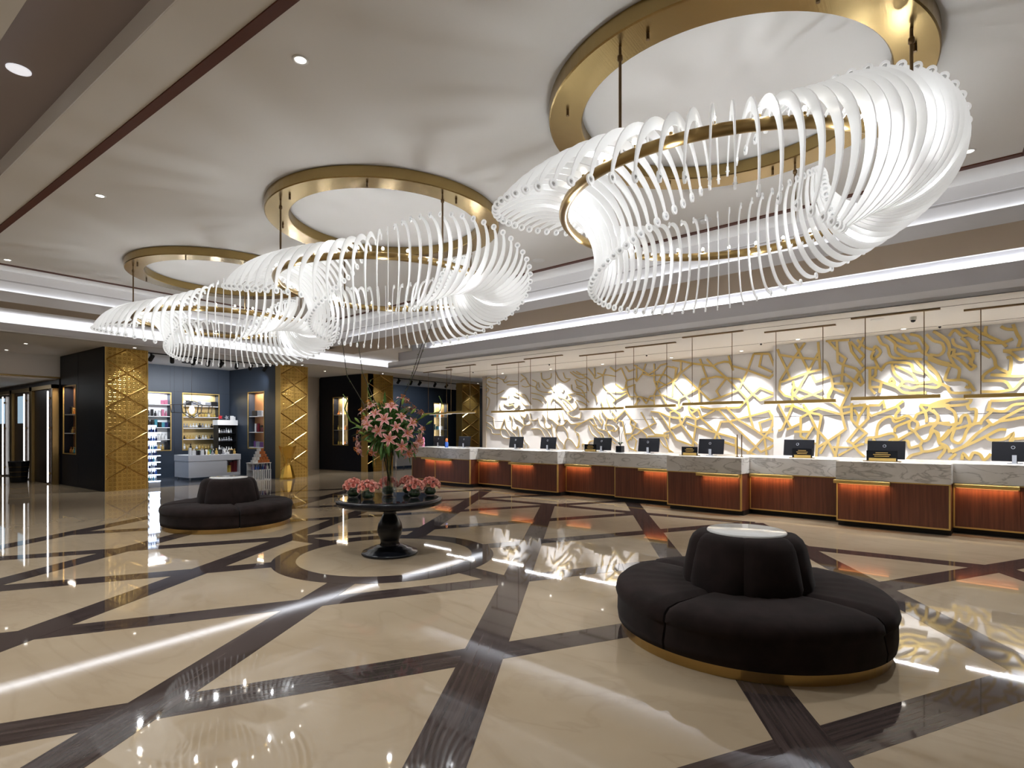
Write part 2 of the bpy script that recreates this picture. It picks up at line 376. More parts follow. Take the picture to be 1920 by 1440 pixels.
for a, b in (((10.85, 9.05), (10.92, 6.95)), ((10.92, 6.95), (10.88, 4.75)), ((10.88, 4.75), (10.96, 2.57)), ((9.11, 1.51), (9.14, -0.68)), ((5.12, 3.95), (5.2, 4.6)), ((5.2, 7.3), (5.14, 8.05))):
    band(a, b, 0.30, 0.0006)
rg = MB().lathe([(R_IN, 0), (R_IN, 0.0021), (R_OUT, 0.0021), (R_OUT, 0)], 96, smooth=False, cap0=False, cap1=False)
rg.build('inlay_ring', 'band_marble', floor, (CX, CY, 0))
for nm, a in (('floor_shop_1', (7.0, 18.42, 0, 11.16, 21.9, 0.004)), ('floor_shop_2', (16.38, 18.42, 0, 24.2, 21.9, 0.004))):
    struct(nm, B(*a), 'shop_floor', label='dark glossy floor of the shop '+('between the first two gold pillars' if nm[-1] == '1' else 'behind the far end of the reception counter'))

# ------------------------------------------------------------------ ceilings
ZC = 4.60
xr = lambda y: XD(8.55, y)
ceil = struct('ceiling', MB().prism([(1.72, -1.4), (xr(-1.4), -1.4), (xr(13.53), 13.53), (1.72, 13.53)], ZC, 4.80), 'paint_white', label='pale main ceiling tray carrying the three chandeliers')
struct('ceiling_recess', B(1.10, -9, 4.78, 1.74, 13.5, 4.84), 'recess_shade', label='dark recessed ceiling strip along the left side')
B(1.714, -1.4, 4.60, 1.722, 13.4, 4.78).build('recess_edge_lit_tone', 'paint_cove', ceil)  # pale strip added in place of light falling on this edge
struct('ceiling_left', B(-8, -9, ZC, 1.12, 13.53, 4.80), 'paint_white', label='flat ceiling left of the dark recessed strip')
struct('ceiling_near', B(1.72, -9, 4.45, 20, -2.0, 4.80), 'paint_white', label='ceiling behind the camera')
# inner trim frame on the tray
tx0, tx1 = 2.12, 2.205
xt = lambda y: XD(7.93, y); xt2 = lambda y: XD(8.02, y)
struct('trim_1', B(tx0, -0.80, ZC-0.012, tx1, 13.0, ZC), 'trim_brown', label='dark red-brown ceiling trim line along the left side')
struct('trim_2', B(tx0, 12.93, ZC-0.012, xt2(13), 13.02, ZC), 'trim_brown', label='thin brown ceiling trim line along the shop side')
struct('trim_3', MB().prism([(xt(-0.8), -0.8), (xt2(-0.8), -0.8), (xt2(13), 13.0), (xt(13), 13.0)], ZC-0.012, ZC), 'trim_brown', label='thin brown ceiling trim line along the reception side')
struct('trim_4', B(tx0, -0.88, ZC-0.012, xt2(-0.8), -0.79, ZC), 'trim_brown', label='brown ceiling trim line crossing the near end of the tray')
# beams round the tray: shading put into grey lower face and pale upper moulding
def quad_strip(D0, D1, y0, y1): return [(XD(D0, y0), y0), (XD(D1, y0), y0), (XD(D1, y1), y1), (XD(D0, y1), y1)]
beam_r = struct('trim_5', MB().prism(quad_strip(8.54, 9.67, -4, 14.13), 4.03, 4.80), 'paint_grey_shade', label='boxed beam along the reception side of the ceiling tray')
MB().prism(quad_strip(8.44, 8.47, -1.4, 13.45), 4.03, 4.21).build('lip', 'paint_grey_shade', beam_r)
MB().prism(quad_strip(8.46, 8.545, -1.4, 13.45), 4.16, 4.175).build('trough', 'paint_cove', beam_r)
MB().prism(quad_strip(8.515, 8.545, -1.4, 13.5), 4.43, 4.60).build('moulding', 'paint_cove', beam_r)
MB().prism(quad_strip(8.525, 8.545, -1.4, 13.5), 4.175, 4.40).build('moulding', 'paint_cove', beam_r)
MB().prism(quad_strip(8.44, 9.67, -4, 14.13), 4.028, 4.031).build('underside', 'taupe_and_shade', beam_r)  # weaker light on the underside put into its colour
beam_f = struct('trim_6', B(-8, 13.52, 4.03, XD(8.6, 13.5), 14.13, 4.80), 'paint_grey_shade', label='boxed beam along the shop side of the ceiling tray')
B(-8, 13.42, 4.03, XD(8.45, 13.5), 13.45, 4.22).build('lip', 'paint_grey_shade', beam_f)
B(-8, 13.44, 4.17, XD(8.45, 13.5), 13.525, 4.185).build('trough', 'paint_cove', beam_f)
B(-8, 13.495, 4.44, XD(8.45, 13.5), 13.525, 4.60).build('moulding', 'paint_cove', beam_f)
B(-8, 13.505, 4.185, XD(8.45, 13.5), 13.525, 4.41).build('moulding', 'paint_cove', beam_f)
B(-8, 13.42, 4.028, XD(8.6, 13.5), 14.13, 4.031).build('underside', 'taupe_and_shade', beam_f)
struct('trim_7', B(1.72, -2.0, 4.03, XD(8.6, -2), -1.4, 4.80), 'paint_grey_shade', label='boxed beam behind the camera')
# lit upper ceilings over the coves
struct('ceiling_cove_reception', MB().prism(quad_strip(9.6, 16.0, -9, 14.2), 4.46, 4.62), 'paint_cove', label='bright lit cove ceiling above the reception bulkhead')
struct('ceiling_cove_shops', B(-8, 14.1, 4.47, 26, 18.35, 4.66), 'paint_cove', label='bright lit cove ceiling above the shop fascia')
struct('ceiling_roof', B(-8.2, -9.2, 4.84, 26.2, 32.2, 4.95), 'paint_white', label='ceiling slab above the trays')
# shop side soffit
so = struct('ceiling_shops', B(-8, 17.5, 4.03, 26, 32, 4.07), 'paint_white', label='lower ceiling in front of the shops and doors')
B(-8, 17.5, 4.03, 26, 17.56, 4.24).build('fascia', 'paint_grey_shade', so)
B(-8, 17.47, 4.03, 26, 17.5, 4.06).build('fascia_lip', 'paint_white', so)
B(-8, 18.3, 4.07, 26, 18.4, 4.60).build('cove_back', 'paint_cove', so)
# reception bulkhead
YE = 13.9
sr = struct('ceiling_reception', MB().prism(quad_strip(10.86, 15.4, -5, YE), 3.70, 3.76), 'paint_white', label='lower ceiling over the reception counter')
MB().prism(quad_strip(10.86, 10.92, -5, YE), 3.70, 3.87).build('fascia', 'paint_cove', sr)
MB().prism(quad_strip(10.88, 11.06, -5, YE), 3.84, 3.865).build('ledge', 'paint_cove', sr)
MB().prism(quad_strip(11.02, 11.06, -5, YE-0.35), 3.86, 4.17).build('upper_fascia', 'paint_grey_shade', sr)
MB().prism(quad_strip(11.02, 15.4, YE-0.40, YE-0.35), 3.76, 4.17).build('end_fascia', 'paint_grey_shade', sr)
MB().prism(quad_strip(11.06, 15.4, -5, YE-0.4), 4.06, 4.08).build('cove_floor', 'paint_cove', sr)
MB().prism(quad_strip(11.55, 11.60, -5, YE-0.4), 4.08, 4.46).build('cove_back', 'paint_cove', sr)
for D in (11.47, 13.50):
    MB().prism(quad_strip(D-0.012, D+0.012, -5, YE-0.02), 3.697, 3.702).build('shadow_gap', 'slot_dark', sr)

# ------------------------------------------------------------------ walls
struct('wall_left', B(-8.2, -9, 0, -8, 32, 4.84), 'paint_white', label='plain wall left of the frame')
struct('wall_back', B(-8, -9.2, 0, 26, -9, 4.84), 'paint_white', label='plain wall behind the camera')
struct('wall_far', B(-8, 32, 0, 26, 32.2, 4.84), 'paint_white', label='far end wall beyond the door corridor')
struct('wall_right', B(26, -9, 0, 26.2, 32, 4.84), 'paint_white', label='right end wall hidden behind the reception')
struct('wall_side', B(16.6, 13.3, 0, 26, 13.5, 4.46), 'taupe_and_shade', label='wall behind the end of the patterned reception wall')
def rwall(name, D, T0, T1, label):
    return struct(name, B(0, T0, 0, 0.25, T1, 3.70), 'wall_panel', dt(D, 0), (0, 0, ROT_R), label)
w1 = rwall('wall_reception_far', 15.03, 4.0, 14.68, 'white reception wall behind the far part of the gold relief')
w2 = rwall('wall_reception_near', 14.03, -6.0, 4.22, 'white reception wall behind the near part of the gold relief')
B(0.25, 3.98, 0, 1.25, 4.22, 3.70).build('return', 'wall_panel', w2)
B(-0.04, 14.60, 0, 0.26, 14.78, 3.70).build('end_post', 'stone_beige', w1)
for (w, a) in ((w1, (4.3, 14.6)), (w2, (-6, 4.2))):
    B(-0.002, a[0], 2.02, 0.0, a[1], 2.028).build('panel_joint', 'slot_dark', w)
# gold relief lattice in front of both wall planes
GOLD = """
008 723,369 697,365 663,355 606,344 593,350 575,353 562,351 554,340 514,326
008 514,326 461,302 450,312
008 697,365 697,335 718,315 723,306
008 723,350 709,345 715,317 718,306 723,269
008 663,355 697,332 716,310
008 642,366 622,311 619,301 645,286 701,259
008 638,310 622,311
008 638,310 645,284 643,248
008 623,364 606,344 569,309 537,276 516,252
008 622,311 597,315 569,309 534,304 501,264 483,247 448,258
008 569,309 596,276 586,258
008 692,327 645,281 613,251
008 586,258 537,276 528,295 514,326 499,367
008 613,251 586,258
008 564,368 552,328
008 499,367 461,364
008 479,363 485,334 454,317
008 461,364 448,329 449,315
008 501,264 483,279 448,262
008 501,264 516,250 534,230 571,229 610,228 642,235
008 716,305 682,267 673,253
008 516,252 508,207 499,172
008 601,227 588,224 560,193 493,128 481,115 442,137 471,154
008 571,233 537,197 499,174 473,155
008 595,163 584,193 560,194 537,200 508,207 461,219 452,198
008 448,202 485,190 479,165
008 440,202 473,153 508,113
008 723,230 701,215
008 645,230 666,217 652,201 640,205 601,224
008 640,205 595,163 584,143 547,131
008 682,192 654,181 595,163 545,150 543,103
008 654,199 654,181 661,136 662,122
008 694,185 661,142 649,131
008 723,174 694,188 701,204 723,206
008 682,210 654,201
008 682,210 694,188
008 701,215 700,195
008 723,165 711,144 661,127
008 595,163 606,134
008 601,137 584,141
008 584,141 545,129 491,105
008 473,153 467,105
008 491,165 440,167
008 516,110 493,128
008 673,235 645,223 640,205
008 701,259 704,241 699,231
008 673,253 675,231 666,217
108 412,360 408,347 392,311 384,289
108 410,347 376,338 326,329
108 374,369 345,303
108 353,369 376,337 406,286 408,264
108 326,368 322,306 345,301 386,288 406,282
108 326,343 345,305 366,267 380,246
108 339,295 331,279 300,288
108 315,325 308,319 300,288 297,267 308,247
108 311,369 265,366
108 306,368 290,347
108 289,366 287,320 277,313
108 287,340 272,326 277,313 280,274
108 265,362 261,341 239,306
108 263,362 237,329
108 277,313 253,303 247,295 256,277 273,292 300,288
108 237,329 246,318
108 235,304 247,291 254,277 244,267 239,272 247,295
108 297,273 261,271 261,265 272,242 281,220 279,206
108 297,263 273,250 270,262 277,274
108 380,272 364,264 337,251 317,260
108 368,241 337,251 315,241
108 378,284 375,271 380,263 378,252 360,239
108 410,232 392,195 382,176 362,186
108 396,225 378,227 345,211 322,205
108 378,229 392,195 402,172 410,169
108 357,230 345,211 330,174 306,145 297,127 290,111
108 345,211 326,220 281,205 261,211
108 345,209 362,199 362,157 353,150 332,140
108 319,204 326,165 330,109
108 336,178 357,142
108 382,176 392,172
108 376,167 341,167
108 297,231 281,216 277,194 272,173 284,163 308,145 322,118
108 284,163 288,135 293,110
108 261,229 261,193 247,177 234,164 258,141 268,147 247,177
108 247,225 230,221 230,195 247,175
108 256,215 247,199 234,223
108 247,199 251,183
108 328,132 308,145
108 297,133 258,133 286,115
108 258,139 247,124 237,114
108 308,239 297,263
108 279,220 234,225
108 308,247 297,231
108 380,246 378,229
108 315,241 297,231
108 324,203 319,204
108 408,264 396,251 380,246
008 464,221 450,202 442,206
008 464,197 450,202 442,190
008 450,200 459,167 464,162
008 464,153 443,139 464,122
118 250,365 238,349 222,341 217,347 208,334 220,321 224,327 219,339
118 213,369 206,352 196,345 191,326 180,319 162,317 136,313
118 201,367 183,351 181,333 163,318
118 191,368 176,355 158,347 145,346 138,329 128,321
118 181,347 158,331 141,332 133,325
118 170,368 160,353 158,347
118 157,366 141,359 133,344 128,336 132,325
118 130,363 119,349 105,342 102,328 110,319 125,322
118 116,366 99,347 93,333
118 128,321 111,308 93,301
118 127,313 108,302 93,297
118 149,315 136,296 116,268 108,264 93,253
118 133,310 114,285 107,265
118 205,299 198,309 185,311 157,306 150,291 133,284
118 188,308 183,288 171,275 168,267
118 183,304 155,286 145,270
118 225,280 205,271 181,260 165,247 130,246
118 193,270 188,278 183,268 193,270
118 176,260 165,271 145,266 130,267 114,268
118 175,265 155,256 139,260 116,255 108,260
118 181,204 180,194 162,200 152,192 144,184 149,170 158,176 158,190
118 215,158 212,182 200,196 188,198 183,188 165,196
118 234,142 231,154 215,156 188,164 180,154 191,150 190,144 175,152 149,170 136,178 114,184 93,185
118 183,166 180,178 152,192 145,203 130,209 119,218 93,229
118 141,221 133,209 130,197 130,186
118 141,222 122,220 108,222 93,219
118 120,212 111,197 113,184
118 149,168 136,149 125,155 122,172 114,182
118 180,140 162,149 157,135 141,139 136,128 119,130 108,134 99,140
118 163,109 155,119 141,124 136,128
118 122,172 111,164 110,147 99,140 93,131
118 222,152 213,142
118 257,133 247,139 238,141
118 136,149 141,139
118 110,147 93,172
108 234,303 212,302 205,295
108 227,301 227,260 217,247
108 216,302 217,286 225,280
108 206,271 210,249
108 227,262 206,261
108 220,325 212,302
108 229,223 210,223 203,231 200,216
108 231,207 224,201 178,220 175,212 181,204
108 180,220 168,231
108 238,369 247,346
118 94,355 85,366 74,354 63,353 50,342
118 88,350 85,337 63,325 49,322
118 119,368 98,349 93,330 94,318 85,297 78,288 80,270
118 75,369 60,355 50,348
118 57,369 47,357 37,350
118 75,350 66,339 61,325 57,313 60,299 53,292
118 93,328 86,327 86,319 71,318 61,305 63,297
118 91,318 78,308 66,293 60,287 53,294
118 127,317 99,302 82,293
118 127,298 114,283 109,268
118 127,283 116,266 98,257 90,244 60,243
118 93,295 99,277 98,269 74,268 63,261 64,253 69,255
118 63,261 55,245
118 47,339 17,334 0,340
118 38,368 38,352 17,336 9,326
118 46,337 34,320 26,304 23,290 6,277
118 46,318 32,308
118 0,367 -6,347 -10,337 -7,324
118 17,365 9,359 -1,357
118 14,319 0,319 -15,320 -39,323
118 13,318 3,314 -9,301 -15,301
118 9,305 3,304 4,279 9,274 32,275
118 23,290 41,276 44,264
118 32,275 3,271 -15,270 -39,267
118 44,264 12,262 0,246 -15,263 -32,260
118 47,244 20,243 0,246
118 127,219 102,229 63,231
118 127,217 98,218 66,221 60,231
118 124,211 112,200 114,186 127,184
118 114,186 94,181 85,183
118 98,216 86,206 83,185 88,175 106,151 117,169 127,153
118 66,219 63,211 53,209 55,185 61,181 66,199 74,197 77,185 85,183
118 32,226 34,212 29,208 43,191 47,181
118 38,209 29,208 12,206 0,217 -15,219 -39,220
118 32,226 14,226 3,227 -15,230 -39,227
118 19,189 3,200 -15,211 -39,214
118 37,191 29,181 19,187 3,190 -15,194 -39,192
118 96,128 72,139 52,163 32,181
118 90,127 57,147 38,159 20,171 9,171
118 38,159 32,152 12,154 0,164 3,152 4,144
118 85,173 71,177 61,181 44,185
118 85,173 90,153 80,145 72,153 67,169 61,179
118 111,145 102,141 101,130 111,114
118 127,128 112,134 102,141
118 74,113 72,125 63,115 57,127 47,124 41,114 31,126
118 4,146 -1,154 -15,156 -39,164
118 94,112 83,125
006 836,364 836,316
006 817,336 806,366
006 845,365 797,334 770,347 759,358 739,361
006 779,364 779,315 770,292 779,274 778,243
006 712,346 739,353 768,308 770,292 750,261 737,238
006 712,346 716,311 768,290
006 792,330 744,329 726,316 692,276
006 697,365 697,334 720,311 724,266
006 779,311 763,310 739,298
006 804,250 792,270 750,271 703,253
006 822,269 804,248
006 827,261 843,245
006 843,308 843,285 834,270 836,245
006 908,312 884,295 843,306
006 872,316 867,284 860,271 822,269 779,255
006 941,289 888,285 869,288
006 908,264 869,282
006 876,231 903,208 908,200
006 876,231 855,205 857,189 843,180 852,161 879,159
006 855,205 838,191 843,180 820,170 774,192 786,211
006 820,170 834,159 852,155 855,140
006 820,170 804,157 801,145
006 898,200 884,197 876,159
006 876,157 869,136 860,117 836,109
006 822,224 801,192 795,180 777,159 735,156
006 763,220 750,204 731,174 712,144 692,138
006 790,225 763,222 729,208 692,205
006 729,208 729,222 716,225 701,217 699,191
006 731,174 692,191
006 731,206 731,174
006 731,168 748,162 748,156 735,148 735,160
006 799,153 748,154 742,142 731,106
006 763,145 748,125 718,106
006 852,155 836,140 843,111
006 869,136 852,151
006 737,238 716,225 692,239
006 843,325 836,316 817,336 792,330
006 888,359 869,320 876,295
006 869,320 843,325
006 874,363 862,347 843,352
006 928,365 908,350 888,359
006 984,367 982,340
006 943,361 953,342 974,350
015 943,285 938,265 931,250 928,235
015 928,287 908,266 918,254 908,238
015 961,260 953,246 956,231 938,209 918,204 903,208
015 966,225 961,209 953,200 958,183
015 987,218 971,205 958,187
015 921,211 913,200 903,193
015 923,230 908,213
015 1054,190 1038,192 1006,205 990,207 982,194 971,176 938,167 928,144 908,129
015 1006,185 995,161 971,145
015 992,187 971,165 958,152 953,137
015 971,165 953,157 948,137
015 938,167 923,152 903,137
015 948,187 923,185 913,176 923,168
015 938,207 943,187 938,170
015 1054,156 1043,152 1043,120 1054,113
015 1032,122 1027,127 1011,121 1000,136 966,137
015 903,187 898,178 908,168 928,170
015 1054,360 1027,345 1000,328 998,312
015 1054,335 1032,323 1014,313 1008,295
015 1008,366 987,342 979,333 948,342 908,335
015 953,342 951,309 936,293
015 1054,310 1032,298 1019,277
015 1054,288 1027,278 1006,259
015 1054,267 1032,260 1011,248
015 992,323 995,294 979,276 974,258
015 1003,201 990,187 974,187
014 1347,226 1333,213 1333,192 1330,177 1314,171 1305,183 1300,154
014 1328,225 1316,210 1297,202 1275,185 1289,169 1281,148 1272,133
014 1297,231 1286,220 1270,214 1262,228
014 1275,214 1275,191 1254,189 1243,197 1254,210
014 1367,213 1362,196 1356,179 1330,162 1316,152 1303,127 1289,102
014 1367,211 1385,175 1385,162 1373,145 1333,141
014 1385,175 1359,171 1342,150
014 1460,201 1435,190 1414,175 1385,175
014 1456,182 1435,173 1426,158 1385,156
014 1423,218 1417,181 1405,173
014 1303,154 1292,139 1275,119 1275,105
014 1272,131 1256,119 1259,105
014 1373,267 1350,257 1325,261 1314,248 1297,260
014 1347,295 1350,279 1342,266 1322,269
014 1333,308 1325,295 1300,287
014 1319,307 1300,298 1270,282
014 1248,228 1240,205 1217,207 1214,213
014 1243,175 1206,175 1188,157 1178,135
014 1211,205 1201,185 1173,169 1155,143 1148,133
014 1193,223 1181,209 1183,191 1173,177 1153,180 1155,188 1148,153 1133,121 1121,102
014 1171,232 1168,212 1148,202 1128,188 1106,188 1090,204
014 1128,188 1136,173 1133,155 1121,137 1104,122 1106,104
014 1128,229 1121,210 1128,200 1121,190
014 1111,231 1102,206 1090,204 1080,194 1068,190 1038,195
014 1106,186 1090,163 1087,145 1071,136 1050,115 1043,155 1057,165 1059,178 1038,191
014 1087,145 1099,130 1097,105
014 1092,231 1075,215 1052,211
014 1131,290 1121,280 1102,274 1087,265 1068,242
014 1092,285 1097,270 1078,269 1073,278 1087,287 1059,289
014 1158,262 1148,277 1136,271 1114,255 1097,235
014 1171,266 1171,242
014 1143,263 1141,244
014 1111,270 1102,262 1080,238
014 1123,310 1111,297 1106,307 1128,324
014 1136,304 1128,290
014 1466,358 1444,365 1423,357 1402,362
014 1450,350 1400,341
014 1400,362 1370,352 1359,364
014 1376,352 1365,341 1342,346 1303,342
014 1356,334 1330,331 1303,333
014 1292,341 1270,350 1251,328 1217,316
014 1289,366 1264,350
014 1238,344 1217,333 1222,315 1196,301 1153,297
014 1199,366 1193,343 1160,345 1155,361
014 1193,343 1163,322 1143,299
014 1138,366 1126,343 1102,328 1080,335
014 1106,360 1097,341 1078,338
014 1078,360 1054,343 1036,336 1013,338
014 1068,361 1045,350 1013,349
014 1073,319 1068,299 1036,290 1013,291
014 1059,333 1050,314 1031,311
014 1466,331 1447,321 1460,309
014 1463,296 1444,286 1447,260 1456,243
014 1460,226 1435,221 1420,214
014 1388,289 1356,287
014 1391,263 1386,246
014 1289,297 1270,292 1254,271 1243,258
014 1289,272 1275,259 1254,255
014 1211,334 1206,316
014 1059,264 1050,249 1059,238 1087,229
014 1036,229 1038,209 1050,211
014 1031,117 1029,127 1015,123
014 1027,106 1029,118
014 1460,344 1441,330 1411,324
014 1435,308 1411,302 1391,306 1370,314
014 1286,326 1270,321 1248,324
014 1243,299 1217,294 1191,285 1176,268
014 1238,279 1211,274 1191,261
014 1196,331 1176,312 1155,313
"""
def catmull(P, n=4):
    if len(P) < 3: return P
    out = []
    for i in range(len(P)-1):
        p0 = P[max(0, i-1)]; p1 = P[i]; p2 = P[i+1]; p3 = P[min(len(P)-1, i+2)]
        for k in range(n):
            t = k/n
            out.append(tuple(0.5*(2*p1[j]+(p2[j]-p0[j])*t+(2*p0[j]-5*p1[j]+4*p2[j]-p3[j])*t*t+(3*p1[j]-p0[j]-3*p2[j]+p3[j])*t**3) for j in (0, 1)))
    out.append(P[-1]); return out
lat = [MB(), MB()]
for li, ln in enumerate(GOLD.strip().split('\n')):
    hd, *pp = ln.split(); pl, sm, w = int(hd[0]), int(hd[1]), int(hd[2])*0.0065
    P = [tuple(float(c)/100 for c in p.split(',')) for p in pp]
    P = [P[0]]+[b for a, b in zip(P, P[1:]) if abs(a[0]-b[0])+abs(a[1]-b[1]) > 0.02]
    if len(P) < 2: continue
    if sm: P = catmull(P)
    m = len(P); Lf, Rt = [], []
    for i in range(m):
        a = P[max(0, i-1)]; b = P[min(m-1, i+1)]; p = P[i]
        t1 = (p[0]-a[0], p[1]-a[1]); t2 = (b[0]-p[0], b[1]-p[1])
        l1 = sqrt(t1[0]**2+t1[1]**2) or 1; l2 = sqrt(t2[0]**2+t2[1]**2) or 1
        if i == 0: t = (t2[0]/l2, t2[1]/l2); k = 1
        elif i == m-1: t = (t1[0]/l1, t1[1]/l1); k = 1
        else:
            t = (t1[0]/l1+t2[0]/l2, t1[1]/l1+t2[1]/l2); l = sqrt(t[0]**2+t[1]**2) or 1; t = (t[0]/l, t[1]/l)
            k = 1/max(0.55, t[0]*t1[0]/l1+t[1]*t1[1]/l1)
        n = (-t[1]*w/2*k, t[0]*w/2*k)
        Lf.append((p[0]+n[0], min(3.70, p[1]+n[1]))); Rt.append((p[0]-n[0], min(3.70, p[1]-n[1])))
    df = -0.042-0.00012*(li % 40)
    vs = [(df, q[0], q[1]) for q in Lf]+[(df, q[0], q[1]) for q in Rt]+[(0.0, q[0], q[1]) for q in Lf]+[(0.0, q[0], q[1]) for q in Rt]
    mb = lat[pl]; mb.use('gold_relief')
    mb.add(vs, [(i, i+1, m+i+1, m+i) for i in range(m-1)])
    mb.use('relief_side_shade')
    fs = [(i+1, i, 2*m+i, 2*m+i+1) for i in range(m-1)]+[(m+i, m+i+1, 3*m+i+1, 3*m+i) for i in range(m-1)]
    fs += [(0, m, 3*m, 2*m), (2*m-1, m-1, 3*m-1, 4*m-1)]
    mb.add(vs, fs)
rel = thing('wall_relief', 'raised gold lattice of interlaced stars and flowing branches covering the white reception wall', 'wall relief', dt(15.03, 9.3), ROT_R)
lat[0].build('far_lattice', None, rel, (0, -9.3, 0))
lat[1].build('near_lattice', None, rel, (-1.0, -9.3, 0))
# ------------------------------------------------------------------ chandeliers
RT, ZT = 1.40, 3.65
def alpha_of(w):
    th = (286.0-w) % 360.0
    if th < 45: th += 360
    tab = [(45, 0), (90, 66), (135, 100), (180, 130), (225, 158), (270, 185), (315, 235), (360, 295), (405, 360)]
    for (a, x), (b, y) in zip(tab, tab[1:]):
        if th <= b: return x+(y-x)*(th-a)/(b-a)
    return 0
def blade_mesh():
    mb = MB(); rho, bm, n = 0.55, radians(72), 22; th = 0.005; SH = 0.12
    mb.box(-0.01, -0.004, -0.012, SH-0.02, 0.004, 0.012)
    ins, outs = [], []
    for i in range(n+1):
        b = -bm+2*bm*i/n; u = abs(b)/bm
        w = 0.029*(1-u**1.6)+0.012
        for lst, r in ((ins, rho-w), (outs, rho+w)): lst.append((SH-rho+r*cos(b), r*sin(b)))
    vs = []
    for y in (-th, th): vs += [(p[0], y, p[1]) for p in ins]+[(p[0], y, p[1]) for p in outs]
    m = n+1; fs = []
    for i in range(n):
        fs.append((i, i+1, m+i+1, m+i)); fs.append((2*m+i+1, 2*m+i, 3*m+i, 3*m+i+1))
        fs.append((i+1, i, 2*m+i, 2*m+i+1)); fs.append((m+i, m+i+1, 3*m+i+1, 3*m+i))
    mb.add(vs, fs)
    tips = []
    for s in (-1, 1):
        b = s*(bm+0.055); cx, cz = SH-rho+rho*cos(b), rho*sin(b); tips.append((cx, cz))
        N = 14; ro, ri = 0.036, 0.020; vv = []
        for y in (-0.007, 0.007):
            for r in (ri, ro):
                vv += [(cx+r*cos(2*pi*k/N), y, cz+r*sin(2*pi*k/N)) for k in range(N)]
        ff = []
        for k in range(N):
            j = (k+1) % N
            ff += [(k, j, N+j, N+k), (2*N+j, 2*N+k, 3*N+k, 3*N+j), (N+k, N+j, 3*N+j, 3*N+k), (j, k, 2*N+k, 2*N+j)]
        mb.add(vv, ff)
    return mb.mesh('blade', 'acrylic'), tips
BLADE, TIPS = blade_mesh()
cr = MB(); N = 8
cr.add([(0, -0.016, 0), (0, 0.016, 0)]+[(0.017*cos(2*pi*k/N), 0, 0.017*sin(2*pi*k/N)) for k in range(N)],
       [(0, 2+k, 2+(k+1) % N) for k in range(N)]+[(1, 2+(k+1) % N, 2+k) for k in range(N)])
CRYST = cr.mesh('crystal', 'crystal')
circ = lambda r, z, n=96: [(r*cos(2*pi*i/n), r*sin(2*pi*i/n), z) for i in range(n)]
PLATE = MB().lathe([(1.235, 4.595), (1.235, 4.475), (1.245, 4.465), (1.52, 4.465), (1.53, 4.475), (1.53, 4.595)], 96, smooth=False, cap0=False, cap1=False).mesh('ceiling_ring', 'brass_ring')
TUBE = MB().tube(circ(RT, ZT), 0.042, 10, True).mesh('tube_ring', 'brass_dark')
ROD = MB().cyl(0, 0, ZT, 4.47, 0.011, 10).lathe([(0.011, 4.36), (0.02, 4.37), (0.02, 4.40), (0.011, 4.41)], 10, cap0=False, cap1=False).mesh('rod', 'bronze_rod')
STUD = MB().cyl(0, 0, 4.42, 4.47, 0.013, 8).mesh('stud', 'bronze_rod')
BULB = MB().lathe([(0.0, 0.0), (0.012, 0.004), (0.016, 0.02), (0.010, 0.035), (0.0, 0.042)], 8).mesh('bulb', 'bulb')
HOLD = MB().cyl(0, 0, 0, 0.025, 0.012, 8).mesh('lamp_holder', 'brass_dark')
def chandelier(cx, cy, label):
    c = thing('chandelier', label, 'chandelier', (cx, cy, 0), 0, 'twisting ring chandeliers')
    link('ceiling_ring', PLATE, c); link('tube_ring', TUBE, c)
    for k in range(4):
        a = radians(-24+90*k+10); link('rod', ROD, c, (RT*cos(a), RT*sin(a), 0))
    for k in range(8):
        a = radians(45*k+40); link('stud', STUD, c, (1.38*cos(a), 1.38*sin(a), 0))
    for k in range(80):
        w = 360.0*k/80; a = radians(w); al = radians(alpha_of(w))
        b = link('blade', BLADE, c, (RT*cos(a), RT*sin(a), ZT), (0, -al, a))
        for t in TIPS: link('crystal', CRYST, b, (t[0], 0, t[1]))
    for k in range(32):
        a = radians(11.25*k+2.2)
        h = link('lamp_holder', HOLD, c, (RT*cos(a), RT*sin(a), ZT+0.038)); link('bulb', BULB, h, (0, 0, 0.024))
        if k % 2 == 0: point('chandelier_lamp', (RT*cos(a), RT*sin(a), ZT+(0.10 if k % 4 else -0.10)), (8.0 if k % 4 else 9.0)*K_CHAND, NEUT, 0.03, c)
    return c
chandelier(5.10, 1.45, 'largest-looking white ribbed ring chandelier, nearest, above the round sofa with white top')
chandelier(5.17, 5.93, 'middle white ribbed ring chandelier above the table with the lily bouquet')
chandelier(5.22, 10.43, 'farthest white ribbed ring chandelier, above the round sofa near the shops')

# ------------------------------------------------------------------ recessed ceiling lights and ceiling fittings
DL_RIM = MB().lathe([(0.062, 0.0), (0.062, -0.006), (0.045, -0.008), (0.042, 0.0)], 20, cap0=False, cap1=False).mesh('rim', 'white_plastic')
DL_GLOW = MB().lathe([(0.0, -0.003), (0.042, -0.003)], 20, smooth=False, cap1=False).mesh('lamp_disc', 'downlight_glow')
def downlight(loc, label, power, target=None, angle=95, group=None, color=NEUT, s=1.0):
    t = thing('downlight', label, 'ceiling light', loc, 0, group); t.scale = (s, s, s)
    link('rim', DL_RIM, t); link('lamp_disc', DL_GLOW, t)
    tg = target or (loc[0], loc[1], 0)
    if power: spot('downlight_beam', (loc[0], loc[1], loc[2]-0.02), tg, power*K_SPOT, angle, 0.9, color, 0.04)
    return t
downlight((2.57, 3.95, ZC), 'round recessed ceiling light nearest the camera, inside the red-brown trim line', 230, None, 120)
downlight((2.59, 8.23, ZC), 'small recessed ceiling light midway along the left trim line', 230, None, 120)
downlight((2.63, 12.59, ZC), 'tiny recessed ceiling light in the far left corner of the main ceiling', 200, None, 120)
